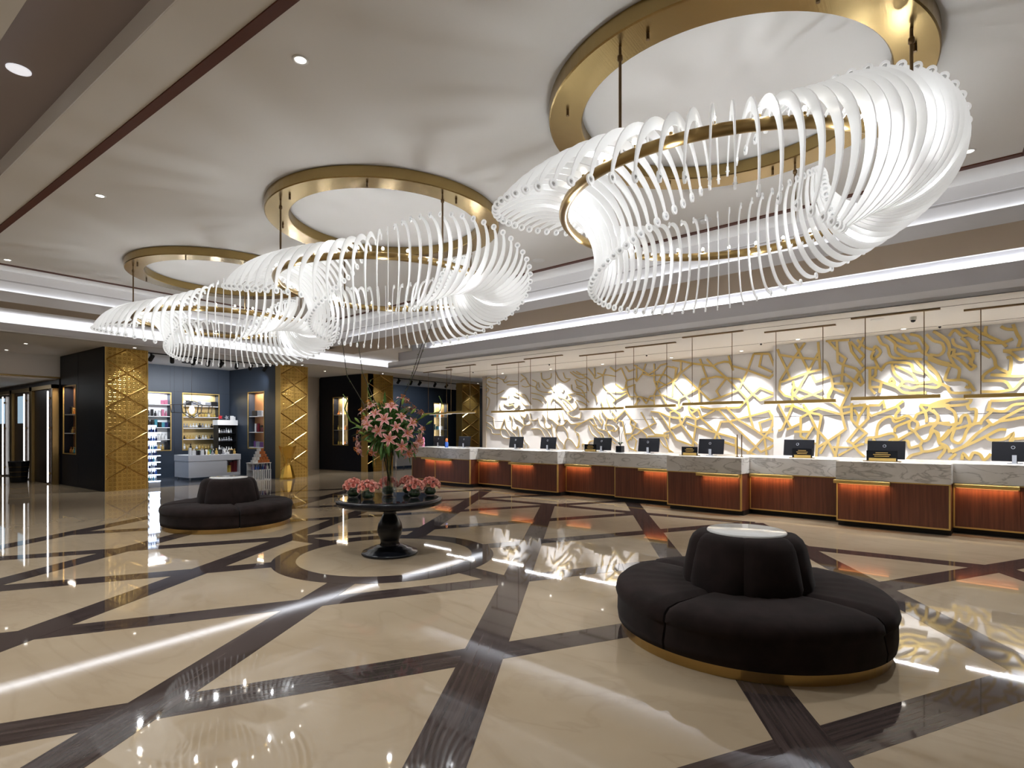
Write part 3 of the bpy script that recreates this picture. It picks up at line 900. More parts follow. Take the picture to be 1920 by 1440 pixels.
downlight((7.53, -0.34, ZC), 'recessed ceiling light right of the nearest chandelier, beside the right-hand trim corner', 220, None, 120)
g = thing('disc_light', 'flat unlit-looking white disc light in the dark recessed ceiling strip', 'ceiling light', (1.377, 6.244, 4.78))
MB().lathe([(0.085, 0.0), (0.085, -0.008), (0.075, -0.012), (0.0, -0.012)], 28, cap0=False).build('disc', 'disc_glow', g)
for x, y, lb in ((4.44, 19.47, 'recessed light in the lower ceiling left of the first gold pillar, the nearer of two'), (4.46, 21.46, 'recessed light in the lower ceiling left of the first gold pillar, the farther of two'),
                 (6.49, 18.00, 'recessed light shining down the first gold pillar'), (13.5, 19.09, 'recessed light between the second and third gold pillars'), (15.44, 17.95, 'recessed light in front of the third gold pillar'),
                 (11.75, 17.95, 'recessed light in front of the second gold pillar'), (21.5, 17.95, 'recessed light in front of the gold pillar beside the reception wall')):
    downlight((x, y, 4.03), lb, 130 if 'pillar' in lb and y < 18.1 else 45, None, 85)
for i, (x, y, pw) in enumerate(((-1.5, 1.0, 120), (-1.5, 5.0, 120), (-1.5, 9.0, 120), (-4.5, 1.0, 120), (-4.5, 5.0, 120), (-4.5, 9.0, 120), (-1.5, -4.0, 120), (-4.5, -4.0, 120))):  # unseen downlights added to fill the hall with ambient light
    downlight((x, y, ZC), 'added ceiling fill light, unseen, outside the picture on the left', pw, None, 120, 'added fill lights outside the picture')
WASH = [(14.571, 13.374, 15.03), (14.597, 11.273, 15.03), (14.517, 9.248, 15.03), (14.501, 7.016, 15.03), (14.452, 5.112, 15.03), (13.416, 3.528, 14.03), (13.422, 1.612, 14.03), (13.42, -0.3, 14.03)]
ordn = ['leftmost', 'second', 'third', 'fourth', 'fifth', 'sixth', 'seventh', 'eighth']
for i, (D, T, DW) in enumerate(WASH):
    p = dt(D, T, 3.70); q = dt(D+0.22, T-0.10, 1.2)
    downlight(p, ordn[i]+' wall-washing ceiling light from the left before the gold relief wall', 40*K_WASH, q, 84, None, (1, 0.985, 0.975))
for i, (D, T) in enumerate(((13.504, 13.764), (13.456, 10.443), (13.504, 7.234), (13.471, 4.321), (13.507, 1.048))):
    t = thing('sprinkler', ordn[i]+' small dark ceiling fitting in the reception ceiling slot, counting from the left', 'sprinkler', dt(D, T, 3.70))
    MB().lathe([(0.05, 0), (0.05, -0.008), (0.02, -0.012)], 14, cap0=False, cap1=False).build('plate', 'white_plastic', t)
    MB().lathe([(0.022, -0.008), (0.024, -0.03), (0.0, -0.05)], 12).build('head', 'black_matte', t)
t = thing('camera_dome', 'white and black camera fitting under the reception ceiling above the ninth pendant bar', 'camera', dt(12.117, 1.315, 3.70))
MB().cyl(0, 0, -0.06, 0, 0.05, 16).build('housing', 'white_plastic', t); MB().lathe([(0.0, -0.10), (0.03, -0.09), (0.04, -0.06)], 14).build('lens', 'black_matte', t)
for loc, nm, lb in ((dt(11.98, 1.829, 3.70), 'ceiling_speaker', 'flat round ceiling speaker beside the camera fitting over reception'), ((8.011, 5.342, ZC), 'ceiling_speaker', 'flat round ceiling speaker between the near and middle chandeliers'),
                    ((7.821, 2.482, ZC), 'smoke_detector', 'small white smoke detector seen through the nearest chandelier')):
    t = thing(nm, lb, nm.replace('_', ' '), loc)
    MB().lathe([(0.0, -0.004), (0.085, -0.004), (0.10, -0.010), (0.105, 0)], 24, cap1=False).build('grille', 'white_plastic', t)
    if nm == 'smoke_detector': MB().lathe([(0.05, -0.01), (0.045, -0.045), (0.0, -0.05)], 16, cap0=False).build('sensor', 'white_plastic', t)

# ------------------------------------------------------------------ pendant bars over the counter
PEND = [(12.50, 14.45, 1.41), (12.01, 12.80, 1.30), (12.44, 11.22, 1.30), (12.03, 9.56, 1.32), (12.47, 7.99, 1.33), (11.97, 6.33, 1.28), (11.47, 4.66, 1.27), (11.97, 3.13, 1.28), (11.52, 1.52, 1.27), (11.97, -0.03, 1.28)]
ordn2 = ['first', 'second', 'third', 'fourth', 'fifth', 'sixth', 'seventh', 'eighth', 'ninth', 'tenth']
for i, (D, T, L) in enumerate(PEND):
    t = thing('pendant_light', ordn2[i]+' slim brass bar pendant over the counter, counted from the shop end', 'pendant light', dt(D, T), ROT_R, 'bar pendants over the reception counter')
    h = L/2
    B(-0.028, -h, 2.232, 0.028, h, 2.292).build('bar', 'brass', t)
    B(-0.018, -h+0.02, 2.228, 0.018, h-0.02, 2.236).build('diffuser', 'led_pendant', t)
    B(-0.03, -h, 3.672, 0.03, h, 3.70).build('canopy', 'bronze_rod', t)
    for s in (-0.66, 0.66): MB().cyl(0, s*h, 2.28, 3.68, 0.007, 8).build('rod', 'bronze_rod', t)
    area('pendant_lamp', (0, 0, 2.222), (0, 0, 0), 0.03, L-0.06, 7.0*K_PEND, NEUT, 160, t)
# ------------------------------------------------------------------ reception counter
# (front D, T low, T high, shelf at the high-T end?)
UNITS = [(11.86, 13.60, 15.00, False), (11.66, 12.02, 13.60, True), (12.02, 10.35, 12.02, True), (11.62, 8.75, 10.35, True), (11.97, 7.16, 8.75, True),
         (11.77, 5.59, 7.16, False), (11.34, 4.01, 5.59, False), (11.80, 2.36, 4.01, True), (11.37, 0.74, 2.36, True), (11.79, -0.90, 0.74, True)]
top = thing('reception_worktop', 'stepped white veined marble worktop running along the reception', 'worktop', dt(12.2, 7.0), ROT_R)
for i, (D, T0, T1, hi) in enumerate(UNITS):
    w = T1-T0; h = w/2-0.004
    m = MB().bbox(D-12.2-0.012, T0-7.0-0.004, 0.832, 13.0-12.2, T1-7.0+0.004, 1.155, 0.004)
    m.build('marble_slab', 'counter_marble', top)
    t = thing('counter_unit', ordn2[i]+' walnut reception counter unit from the shop end, brass edged with amber-lit ledge', 'counter unit', dt(D, (T0+T1)/2), ROT_R, 'walnut counter units')
    B(0.02, -h+0.001, 0.10, 1.1, h-0.001, 0.83).build('body', 'wood', t)
    B(0.14, -h+0.001, 0.0, 1.05, h-0.001, 0.10).build('toe_kick', 'black_matte', t)
    sw = w*0.50                                   # lit panel width
    y0, y1 = (h-sw, h-0.02) if hi else (-h+0.02, -h+sw)
    o0, o1 = (-h+0.02, h-sw-0.006) if hi else (-h+sw+0.006, h-0.02)
    B(0.004, y0, 0.125, 0.022, y1, 0.815).build('panel', 'wood', t)
    B(0.0, o0, 0.125, 0.022, o1, 0.815).build('panel', 'wood', t)
    for a in ((-0.004, -h, 0.10, 0.024, h, 0.124), (-0.004, -h, 0.815, 0.024, h, 0.833), (-0.004, -h, 0.10, 0.024, -h+0.022, 0.83), (-0.004, h-0.022, 0.10, 0.024, h, 0.83)):
        B(*a).build('brass_edge', 'brass', t)
    B(0.02, -h-0.002, 0.10, 0.045, -h+0.002, 0.83).build('brass_edge', 'brass', t)
    ext = 0.05 if hi and i and UNITS[i-1][0] > D+0.1 else 0.0
    ya, yb = (y0, y1+ext) if hi else (y0, y1+0.10)
    l = MB().bbox(-0.10, ya, 0.768, 0.02, yb, 0.828, 0.006).build('brass_ledge', 'brass', t)
    B(-0.035, y0+0.02, 0.760, -0.01, y1-0.02, 0.769).build('led_strip', 'led_amber', l)
    area('ledge_light', (-0.055, (y0+y1)/2, 0.757), (0, radians(-20), 0), 0.02, (y1-y0)-0.06, 2.6*K_DESK, (1, 0.50, 0.20), 150, t)

def monitor(D, T, yaw, label, w=0.58, sign=False):
    t = thing('monitor', label, 'monitor', dt(D, T, 1.155), ROT_R+yaw, 'black monitors on the reception counter')
    s = MB().bbox(-0.02, -w/2, 0.035, 0.012, w/2, 0.36, 0.006)
    p = s.build('screen_housing', 'screen_black', t, (0, 0, 0), (0, radians(8), 0))
    MB().lathe([(0.020, 0), (0.020, 0.002), (0.026, 0.002), (0.026, 0)], 18, cap0=False, cap1=False).build('emblem', 'pack_grey', p, (-0.021, 0.02, 0.265), (0, radians(-90), 0))
    B(0.02, -0.035, 0.0, 0.04, 0.035, 0.22).build('stand', 'pack_grey', t); B(-0.035, -0.028, 0.005, -0.024, 0.028, 0.14).build('neck_cover', 'pack_grey', t)
    MB().bbox(-0.04, -0.09, 0.0, 0.12, 0.09, 0.012, 0.004).build('foot', 'pack_grey', t)
    return t
MON = [(12.55, 14.45, 'monitor nearest the shop end of the counter, dark against the shop'), (12.30, 12.95, 'monitor beside the gold pillar at the end of the gold wall'), (12.50, 10.95, 'leftmost monitor standing before the white patterned wall'),
       (12.30, 9.60, 'monitor second from the left before the white patterned wall'), (12.45, 7.95, 'monitor behind a small gold-lettered sign beside the potted orchid'), (12.25, 6.52, 'monitor just right of the potted orchid'),
       (12.0, 4.90, 'monitor half behind a gold-lettered sign, left of the two thin posts'), (12.35, 3.24, 'monitor with gold-lettered sign, right of the two thin posts'), (11.95, 1.70, 'monitor with a gold-lettered sign centred before it'), (12.35, -0.02, 'monitor cut by the right edge of the picture')]
for D, T, lb in MON: monitor(D, T, radians(-6), 'black '+lb)
def sign(D, T, label, w=0.36):
    t = thing('desk_sign', label, 'sign', dt(D, T, 1.155), ROT_R, 'gold-lettered black desk signs')
    B(-0.03, -w/2-0.05, 0, 0.03, w/2+0.05, 0.012).build('base', 'brass_dark', t)
    B(-0.005, -w/2, 0.012, 0.005, w/2, 0.19).build('plate', 'black_lacquer', t)
    B(-0.03, -w/2+0.02, 0.012, -0.008, w/2-0.04, 0.06).build('gold_bar', 'brass', t)
    for k, (z, a) in enumerate(((0.145, 0.20), (0.115, 0.28), (0.085, 0.24))):
        B(-0.008, -w*a, z, -0.005, w*a, z+0.012).build('letter_line', 'brass', t)
sign(12.15, 8.10, 'small gold-lettered black sign before the monitor left of the orchid')
sign(11.72, 5.25, 'gold-lettered black sign at the left of the monitor beside the two posts')
sign(12.08, 3.10, 'gold-lettered black sign before the monitor right of the two posts')
sign(11.70, 1.72, 'gold-lettered black sign before the monitor over the protruding near unit', 0.46)
t = thing('orchid_pot', 'small orchid in a square black pot on the counter', 'plant', dt(12.30, 7.32, 1.155), ROT_R)
MB().bbox(-0.08, -0.08, 0, 0.08, 0.08, 0.16, 0.008).build('pot', 'black_lacquer', t)
for k in range(6):
    a = k*1.05; m = MB(); L = 0.16
    m.add([(0, 0, 0), (0.5*L*cos(a)-0.03*sin(a), 0.5*L*sin(a)+0.03*cos(a), 0.09), (0.5*L*cos(a)+0.03*sin(a), 0.5*L*sin(a)-0.03*cos(a), 0.09), (L*cos(a), L*sin(a), 0.06)], [(0, 2, 1), (1, 2, 3)])
    m.build('leaf', 'leaf_dark', t, (0, 0, 0.16))
MB().tube([(0, 0, 0.16), (0, 0.02, 0.4), (0.02, 0.06, 0.62), (0.03, 0.14, 0.74)], 0.006, 5).build('stem', 'twig', t)
MB().tube([(0, -0.02, 0.16), (0, -0.05, 0.45), (0, -0.16, 0.72)], 0.005, 5).build('stem', 'twig', t)
for k, T in enumerate((4.24, 4.15)):
    t = thing('counter_post', ('left' if k == 0 else 'right')+' of two thin dark posts standing on the counter', 'post', dt(11.75, T, 1.155))
    MB().cyl(0, 0, 0.01, 0.46, 0.011, 10).build('shaft', 'bronze_rod', t); MB().cyl(0, 0, 0, 0.012, 0.03, 14).build('base', 'bronze_rod', t)
t = thing('blue_bottle', 'blue and white bottle with orange top at the shop end of the counter', 'bottle', dt(12.2, 13.65, 1.155))
MB().lathe([(0.055, 0), (0.06, 0.02), (0.06, 0.14), (0.04, 0.17)], 14).build('body', 'pack_blue', t); MB().lathe([(0.03, 0.17), (0.05, 0.22), (0.035, 0.28), (0, 0.3)], 10).build('flowers', 'pack_orange', t)
t = thing('pink_ornament', 'tall pink patterned ornament at the shop end of the counter', 'ornament', dt(12.25, 15.0-0.12, 1.155))
MB().lathe([(0.05, 0), (0.055, 0.1), (0.04, 0.16), (0.055, 0.24), (0.035, 0.30), (0, 0.33)], 12).build('body', 'pack_pink', t); MB().cyl(0, 0, 0.11, 0.13, 0.056, 12).build('band', 'pack_white', t)

# ------------------------------------------------------------------ round sofas
def sofa(cx, cy, rz, label):
    t = thing('round_sofa', label, 'sofa', (cx, cy, 0), rz, 'round velvet banquettes')
    MB().lathe([(0.97, 0.0), (1.035, 0.0), (1.035, 0.075), (0.97, 0.075)], 72, smooth=False, cap0=False, cap1=False).build('brass_plinth', 'sofa_brass', t)
    MB().lathe([(0.0, 0.01), (0.98, 0.01), (0.98, 0.075), (0.0, 0.075)], 48, smooth=False).build('base', 'black_matte', t)
    prof = [(0.44, 0.07), (1.03, 0.07), (1.062, 0.085), (1.07, 0.15), (1.068, 0.27), (1.075, 0.285), (1.085, 0.32), (1.072, 0.375), (1.03, 0.412), (0.90, 0.432), (0.70, 0.436), (0.55, 0.43), (0.44, 0.425)]
    for k in range(4):
        a0, a1 = k*pi/2+0.010, (k+1)*pi/2-0.010; n = 22; vs = []; m = n+1
        for r, z in prof:
            for i in range(m):
                u = i/n; a = a0+(a1-a0)*u
                e = min(u, 1-u)*(a1-a0)*r                      # distance to the segment edge: rounded shoulders
                d = max(0, 1-e/0.05)
                zz = z-(0.030*d*d if z > 0.3 else 0); rr = r-(0.022*d*d if z > 0.2 and r > 0.9 else 0)
                # soft puckers on the seat top
                if 0.5 < r < 1.0 and z > 0.4: zz += 0.004*sin(a*26+r*9)*sin(u*pi)
                vs.append((rr*cos(a), rr*sin(a), zz))
        fs = []
        for j in range(len(prof)-1):
            for i in range(n): fs.append((j*m+i, j*m+i+1, (j+1)*m+i+1, (j+1)*m+i))
        mb = MB().add(vs, fs, True)
        q = len(prof)
        mb.add([vs[j*m] for j in range(q)], [tuple(range(q))]); mb.add([vs[j*m+n] for j in range(q)], [tuple(range(q-1, -1, -1))])
        mb.build('seat_segment', 'velvet', t)
    prof = [(0.50, 0.40), (0.515, 0.46), (0.49, 0.60), (0.455, 0.75), (0.43, 0.80), (0.39, 0.835), (0.33, 0.845), (0.0, 0.845)]
    n = 6; sub = 10
    for k in range(n):
        vs = []; m = sub+1
        for r, z in prof:
            for i in range(m):
                u = i/sub; a = (k+u)*2*pi/n; bul = 0.030*(1-(2*u-1)**8) if r > 0.3 else 0
                vs.append(((r-0.028+bul)*cos(a), (r-0.028+bul)*sin(a), z))
        fs = [(j*m+i, j*m+i+1, (j+1)*m+i+1, (j+1)*m+i) for j in range(len(prof)-1) for i in range(sub)]
        MB().add(vs, fs, True).build('back_panel', 'velvet', t)
    MB().lathe([(0.315, 0.84), (0.315, 0.856), (0.305, 0.862), (0.0, 0.862)], 48).build('top_plate', 'plate_white', t)
    return t
sofa(5.02, 1.24, radians(252), 'large dark brown round velvet sofa in front, white top plate on its cone back')
sofa(5.19, 10.21, radians(252), 'small-looking dark brown round velvet sofa before the shop')

# ------------------------------------------------------------------ flower table
TX, TY = 5.27, 5.98
t = thing('pedestal_table', 'round black lacquered pedestal table carrying the flowers', 'table', (TX, TY, 0))
MB().lathe([(0.0, 0.66), (0.60, 0.66), (0.66, 0.675), (0.70, 0.69), (0.715, 0.71), (0.715, 0.755), (0.70, 0.768), (0.66, 0.77)], 72).build('table_top', 'black_lacquer', t)
MB().lathe([(0.665, 0.768), (0.665, 0.774), (0.0, 0.774)], 72, smooth=False, cap0=False).build('glass_inset', 'black_top', t)
MB().lathe([(0.0, 0.0), (0.375, 0.0), (0.385, 0.015), (0.375, 0.04), (0.31, 0.05), (0.30, 0.075), (0.235, 0.085), (0.225, 0.105), (0.15, 0.125), (0.0, 0.13)], 48).build('base', 'black_lacquer', t)
MB().lathe([(0.14, 0.12), (0.125, 0.16), (0.13, 0.20), (0.16, 0.27), (0.172, 0.34), (0.158, 0.42), (0.115, 0.50), (0.09, 0.55), (0.085, 0.585), (0.105, 0.595), (0.105, 0.615), (0.088, 0.625), (0.095, 0.64), (0.14, 0.665)], 40).build('baluster', 'black_lacquer', t)
ZV = 0.775
v = thing('glass_vase', 'tall clear cylindrical glass vase holding the lilies', 'vase', (TX-0.01, TY, ZV))
MB().lathe([(0.0, 0.0), (0.098, 0.0), (0.098, 0.72), (0.094, 0.72), (0.094, 0.015), (0.0, 0.015)], 32).build('cylinder', 'glass', v)
MB().lathe([(0.0, 0.20), (0.093, 0.20)], 24, smooth=False, cap1=False).build('water', 'water', v)

# lily arrangement
def petal(L, wd, curl, lift):
    n = 7; vs, fs, at = [], [], []
    for i in range(n+1):
        u = i/n; w = wd*(sin(pi*min(1, u*0.93+0.07))**0.8)*(1-0.35*u) if u < 1 else 0.0
        x = L*sin(u*(1.1))/sin(1.1)*0.95; z = lift*sin(u*1.9)-curl*u*u
        for k, s in enumerate((-1, -0.4, 0.4, 1)):
            vs.append((x, s*w, z+0.10*abs(s)*w*2)); at.append(abs(s) if u < 0.85 else 1.0)
    for i in range(n):
        for k in range(3): a = i*4+k; fs.append((a, a+4, a+5, a+1))
    return vs, fs, at
def lily_mesh(open_=1.0):
    mb = MB(); mb.attr = []
    for k in range(6):
        vs, fs, at = petal(0.125, 0.022 if k % 2 else 0.028, 0.05*open_, 0.055)
        a = k*pi/3; ca, sa = cos(a), sin(a)
        mb.add([(x*ca-y*sa, x*sa+y*ca, z) for x, y, z in vs], fs, True); mb.attr += at
    return mb.mesh('lily', 'lily_petal')
LILY = [lily_mesh(1.0), lily_mesh(0.6)]
sm = MB()
for k in range(6):
    a = k*pi/3+0.5; sm.tube([(0, 0, 0), (0.02*cos(a), 0.02*sin(a), 0.05), (0.035*cos(a), 0.035*sin(a), 0.085)], 0.0022, 4)
    sm.bar((0.035*cos(a)-0.012*sin(a), 0.035*sin(a)+0.012*cos(a), 0.085), (0.035*cos(a)+0.012*sin(a), 0.035*sin(a)-0.012*cos(a), 0.085), 0.006)
STAM = sm.mesh('stamens', 'stamen')
bd = MB().lathe([(0.004, 0), (0.014, 0.03), (0.018, 0.06), (0.013, 0.09), (0.0, 0.11)], 8)
BUD = bd.mesh('bud', 'bud')
def leaf_mesh(L, w):
    mb = MB(); vs, fs = [], []; n = 6
    for i in range(n+1):
        u = i/n; ww = w*sin(pi*(0.08+0.92*u))**0.8 if u < 1 else 0
        for s in (-1, 0, 1): vs.append((L*u, s*ww, 0.06*sin(u*pi)*L-0.12*L*u*u+abs(s)*ww*0.35))
    for i in range(n):
        for k in range(2): a = i*3+k; fs.append((a, a+3, a+4, a+1))
    return mb.add(vs, fs, True).mesh('leaf', 'leaf')
LEAF = [leaf_mesh(0.24, 0.026), leaf_mesh(0.30, 0.020), leaf_mesh(0.18, 0.03)]
fa = thing('lily_bouquet', 'large bouquet of pink lilies with green leaves and curling twigs in the glass vase', 'bouquet', (TX-0.01, TY, ZV+0.72))
rnd = random.Random(4)
def orient(d, roll=0.0):
    return (Vector(d).to_track_quat('Z', 'Y').to_matrix().to_4x4() @ Matrix.Rotation(roll, 4, 'Z')).to_euler()
def orient_x(d, roll=0.0):
    return (Vector(d).to_track_quat('X', 'Z').to_matrix().to_4x4() @ Matrix.Rotation(roll, 4, 'X')).to_euler()
CB = Vector((0, 0, 0.20))
N = 66; k = 0
for i in range(N):
    zz = 1-1.75*(i+0.5)/N; rr = sqrt(max(0, 1-zz*zz)); a = i*2.39996+0.4
    d = Vector((rr*cos(a), rr*sin(a), zz)); R = 0.40+rnd.uniform(-0.07, 0.07)
    p = CB+Vector((d.x*R*1.08, d.y*R*1.08, d.z*R*0.98)); dd = (d+Vector((0, 0, 0.25))).normalized()
    if i % 4 == 3:
        link('bud', BUD, fa, p*1.03, orient(dd+Vector((rnd.uniform(-.4, .4), rnd.uniform(-.4, .4), 0.3))))
    else:
        o = link('lily', LILY[i % 2], fa, p, orient(dd, rnd.uniform(0, 6))); s = rnd.uniform(0.7, 0.95); o.scale = (s, s, s)
        link('stamens', STAM, o)
    # stem
    if i % 6 == 0: MB().tube([(0.03*cos(a), 0.03*sin(a), -0.62), (0.02*cos(a), 0.02*sin(a), -0.1), tuple(p*0.6), tuple(p)], 0.0032, 5).build('stem', 'leaf', fa)
for i in range(230):
    zz = 1-1.85*(i+0.5)/230; rr = sqrt(max(0, 1-zz*zz)); a = i*2.39996
    d = Vector((rr*cos(a), rr*sin(a), zz)); R = rnd.uniform(0.06, 0.29)
    p = CB+d*R; dd = d+Vector((rnd.uniform(-.6, .6), rnd.uniform(-.6, .6), rnd.uniform(-.5, .5)))
    if d.z < -0.45: dd = d+Vector((0, 0, -0.6))
    o = link('leaf', LEAF[i % 3], fa, p, orient_x(dd, rnd.uniform(-1, 1)))
for i, (p1, p2, p3) in enumerate((((-0.25, 0.22, 0.55), (-0.40, 0.40, 0.95), (-0.47, 0.42, 1.45)), ((-0.15, 0.12, 0.6), (-0.27, 0.24, 1.0), (-0.33, 0.27, 1.50)), ((0.10, -0.12, 0.6), (0.20, -0.25, 1.0), (0.28, -0.36, 1.42)), ((0.13, -0.10, 0.6), (0.22, -0.30, 1.05), (0.37, -0.45, 1.68)))):
    cp = catmull3 = [(0, 0, -0.5), (p1[0]*0.4, p1[1]*0.4, 0.15), p1, p2, p3]
    MB().tube(cp, 0.008, 5, False, 0.004).build('branch', 'twig', fa)
    m = MB()
    for q in range(10):
        u = q/10; a = Vector(p1).lerp(Vector(p2), u*2) if u < 0.5 else Vector(p2).lerp(Vector(p3), u*2-1)
        m.lathe([(0, -0.008), (0.007, 0), (0, 0.012)], 5, a.x+rnd.uniform(-.01, .01), a.y+rnd.uniform(-.01, .01), a.z)
    m.build('catkins', 'willow', fa)
for pts in (((-0.2, 0.22, 0.2), (-0.36, 0.38, 0.33), (-0.40, 0.45, 0.5), (-0.38, 0.42, 0.62), (-0.42, 0.46, 0.70)), ((-0.1, 0.12, 0.4), (-0.15, 0.2, 0.62), (-0.2, 0.22, 0.78), (-0.17, 0.18, 0.9)), ((0.18, -0.25, 0.3), (0.30, -0.42, 0.42), (0.42, -0.55, 0.46), (0.45, -0.57, 0.58), (0.42, -0.54, 0.68))):
    MB().tube(pts, 0.012, 6, False, 0.006).build('curly_twig', 'willow', fa)

# rose bowls
def rose_mesh():
    mb = MB(); mb.attr = []
    for lay, (n, r, h, op, z0) in enumerate(((5, 0.021, 0.020, 0.35, 0.0), (4, 0.015, 0.022, 0.12, 0.004), (3, 0.009, 0.022, -0.05, 0.007))):
        for k in range(n):
            a0 = 2*pi*(k+lay*0.37)/n; sp = 2*pi/n*0.75; vs, fs = [], []
            for i in range(4):
                u = i/3
                for j in range(5):
                    s = j/4*2-1; a = a0+s*sp*0.9; rr = r*(0.35+0.65*sin(u*1.57))+op*r*u*u*0.8
                    vs.append((rr*cos(a), rr*sin(a), z0-0.008+h*(u**1.2)*(1-0.22*s*s))); mb.attr.append(u)
            for i in range(3):
                for j in range(4): b = i*5+j; fs.append((b, b+1, b+6, b+5))
            mb.add(vs, fs, True)
    return mb.mesh('rose', 'rose_petal')
ROSE = rose_mesh()
def rose_bowl(x, y, label):
    t = thing('rose_bowl', label, 'flowers', (x, y, ZV), rnd.uniform(0, 6), 'small rose bowls around the vase'); t.scale = (1.25, 1.25, 1.25)
    MB().lathe([(0.0, 0.0), (0.045, 0.0), (0.072, 0.03), (0.072, 0.06), (0.055, 0.085), (0.052, 0.085), (0.068, 0.06), (0.068, 0.032), (0.043, 0.006), (0.0, 0.006)], 24).build('bowl', 'glass', t)
    MB().lathe([(0.0, 0.01), (0.045, 0.012), (0.064, 0.035), (0.063, 0.06), (0.05, 0.085), (0.0, 0.10)], 14, smooth=False).build('foliage', 'leaf_dark', t)
    for i in range(20):
        zz = 1-0.95*(i+0.5)/20; rr = sqrt(1-zz*zz); a = i*2.39996
        d = Vector((rr*cos(a), rr*sin(a), zz)); p = Vector((0, 0, 0.098))+Vector((d.x*0.10, d.y*0.10, d.z*0.098))
        o = link('rose', ROSE, t, p, orient(d, i)); s = rnd.uniform(0.95, 1.2); o.scale = (s, s, s)
def around(px, py): return (TX+px, TY+py)
fw, rt = (0.8049, 0.5934), (0.5934, -0.8049)
for l, d, lb in ((-0.515, 0.03, 'pink roses in a low glass bowl at the left edge of the table'), (-0.245, -0.22, 'pink roses in a low glass bowl, front left of the vase'), (-0.10, 0.34, 'pink roses in a low glass bowl partly hidden behind the vase, left side'),
                 (0.17, 0.46, 'pink roses in a low glass bowl seen through the vase'), (0.34, -0.02, 'pink roses in a low glass bowl, right of the vase in front'), (0.52, 0.26, 'paler roses in a low glass bowl at the back right of the table')):
    rose_bowl(TX+fw[0]*d+rt[0]*l, TY+fw[1]*d+rt[1]*l, lb)
# ------------------------------------------------------------------ shop fronts
HS = 4.03
def niche_wall(name, label, loc, rz, w, niches, m, thick=0.30, h=HS, joints=()):
    mb = MB(); x = 0.0
    for (a, b, z0, z1) in niches:
        mb.box(x, 0, 0, a, thick, h); mb.box(a, 0, 0, b, thick, z0); mb.box(a, 0, z1, b, thick, h); mb.box(a, thick-0.02, z0, b, thick, z1); x = b
    mb.box(x, 0, 0, w, thick, h)
    o = struct(name, mb, m, loc, (0, 0, rz), label)
    for j in joints: B(*j).build('panel_joint', 'black_matte', o)
    return o
PK = {}
def pk(kind, col):
    key = (kind, col)
    if key in PK: return PK[key]
    mb = MB()
    if kind == 'box': mb.bbox(-0.05, -0.04, 0, 0.05, 0.04, 0.15, 0.004)
    elif kind == 'tall': mb.bbox(-0.035, -0.03, 0, 0.035, 0.03, 0.22, 0.004)
    elif kind == 'wide': mb.bbox(-0.10, -0.05, 0, 0.10, 0.05, 0.14, 0.005)
    elif kind == 'bottle': mb.lathe([(0.0, 0), (0.035, 0), (0.038, 0.02), (0.036, 0.10), (0.014, 0.125), (0.014, 0.15), (0.018, 0.15), (0.018, 0.18), (0, 0.18)], 10)
    elif kind == 'flask': mb.lathe([(0.0, 0), (0.03, 0), (0.045, 0.03), (0.042, 0.06), (0.012, 0.08), (0.012, 0.095), (0.022, 0.10), (0.02, 0.13), (0, 0.135)], 10)
    elif kind == 'star': mb.add([(0.07*(1 if i % 2 else 0.4)*cos(i*pi/5), -0.02, 0.08+0.07*(1 if i % 2 else 0.4)*sin(i*pi/5)) for i in range(10)]+[(0.07*(1 if i % 2 else 0.4)*cos(i*pi/5), 0.02, 0.08+0.07*(1 if i % 2 else 0.4)*sin(i*pi/5)) for i in range(10)], [tuple(range(9, -1, -1)), tuple(range(10, 20))]+[(i, (i+1) % 10, 10+(i+1) % 10, 10+i) for i in range(10)])
    PK[key] = mb.mesh(kind, 'pack_'+col); return PK[key]
NAMES = dict(box='product_box', tall='product_box', wide='gift_box', bottle='perfume_bottle', flask='perfume_bottle', star='gift_star')
ORD = 'leftmost second third fourth fifth sixth seventh eighth ninth tenth eleventh twelfth thirteenth fourteenth fifteenth sixteenth seventeenth eighteenth nineteenth twentieth'.split()
CNAME = dict(red='red', pink='pink', white='white', blue='blue', navy='dark blue', gold='gold', black='black', teal='teal', maroon='dark red', yellow='yellow-gold', grey='grey', amber='amber', orange='orange', green='green', purple='violet')
KNAME = dict(box='box', tall='tall box', wide='wide box', bottle='bottle', flask='small flask', star='star-shaped pack')
def items(loc, rz, x0, x1, y, z, kinds, cols, place, group, step=0.115, seed=1, s=1.0, jit=0.02):
    r = random.Random(seed); M = Matrix.Translation(Vector(loc)) @ Matrix.Rotation(rz, 4, 'Z'); x = x0+step/2; n = 0
    while x < x1-step*0.4:
        k = r.choice(kinds); c = r.choice(cols); p = M @ Vector((x, y+r.uniform(-jit, jit), z))
        o = link(NAMES[k], pk(k, c), None, p, (0, 0, rz+r.uniform(-.12, .12))); sc = s*r.uniform(0.85, 1.1); o.scale = (sc, sc, sc)
        tag(o, '%s %s, %s on %s' % (CNAME[c], KNAME[k], ORD[n]+('' if n == 0 else ' from left'), place), 'bottle' if k in ('bottle', 'flask') else 'box', group)
        x += (step*1.9 if k == 'wide' else step)*s; n += 1
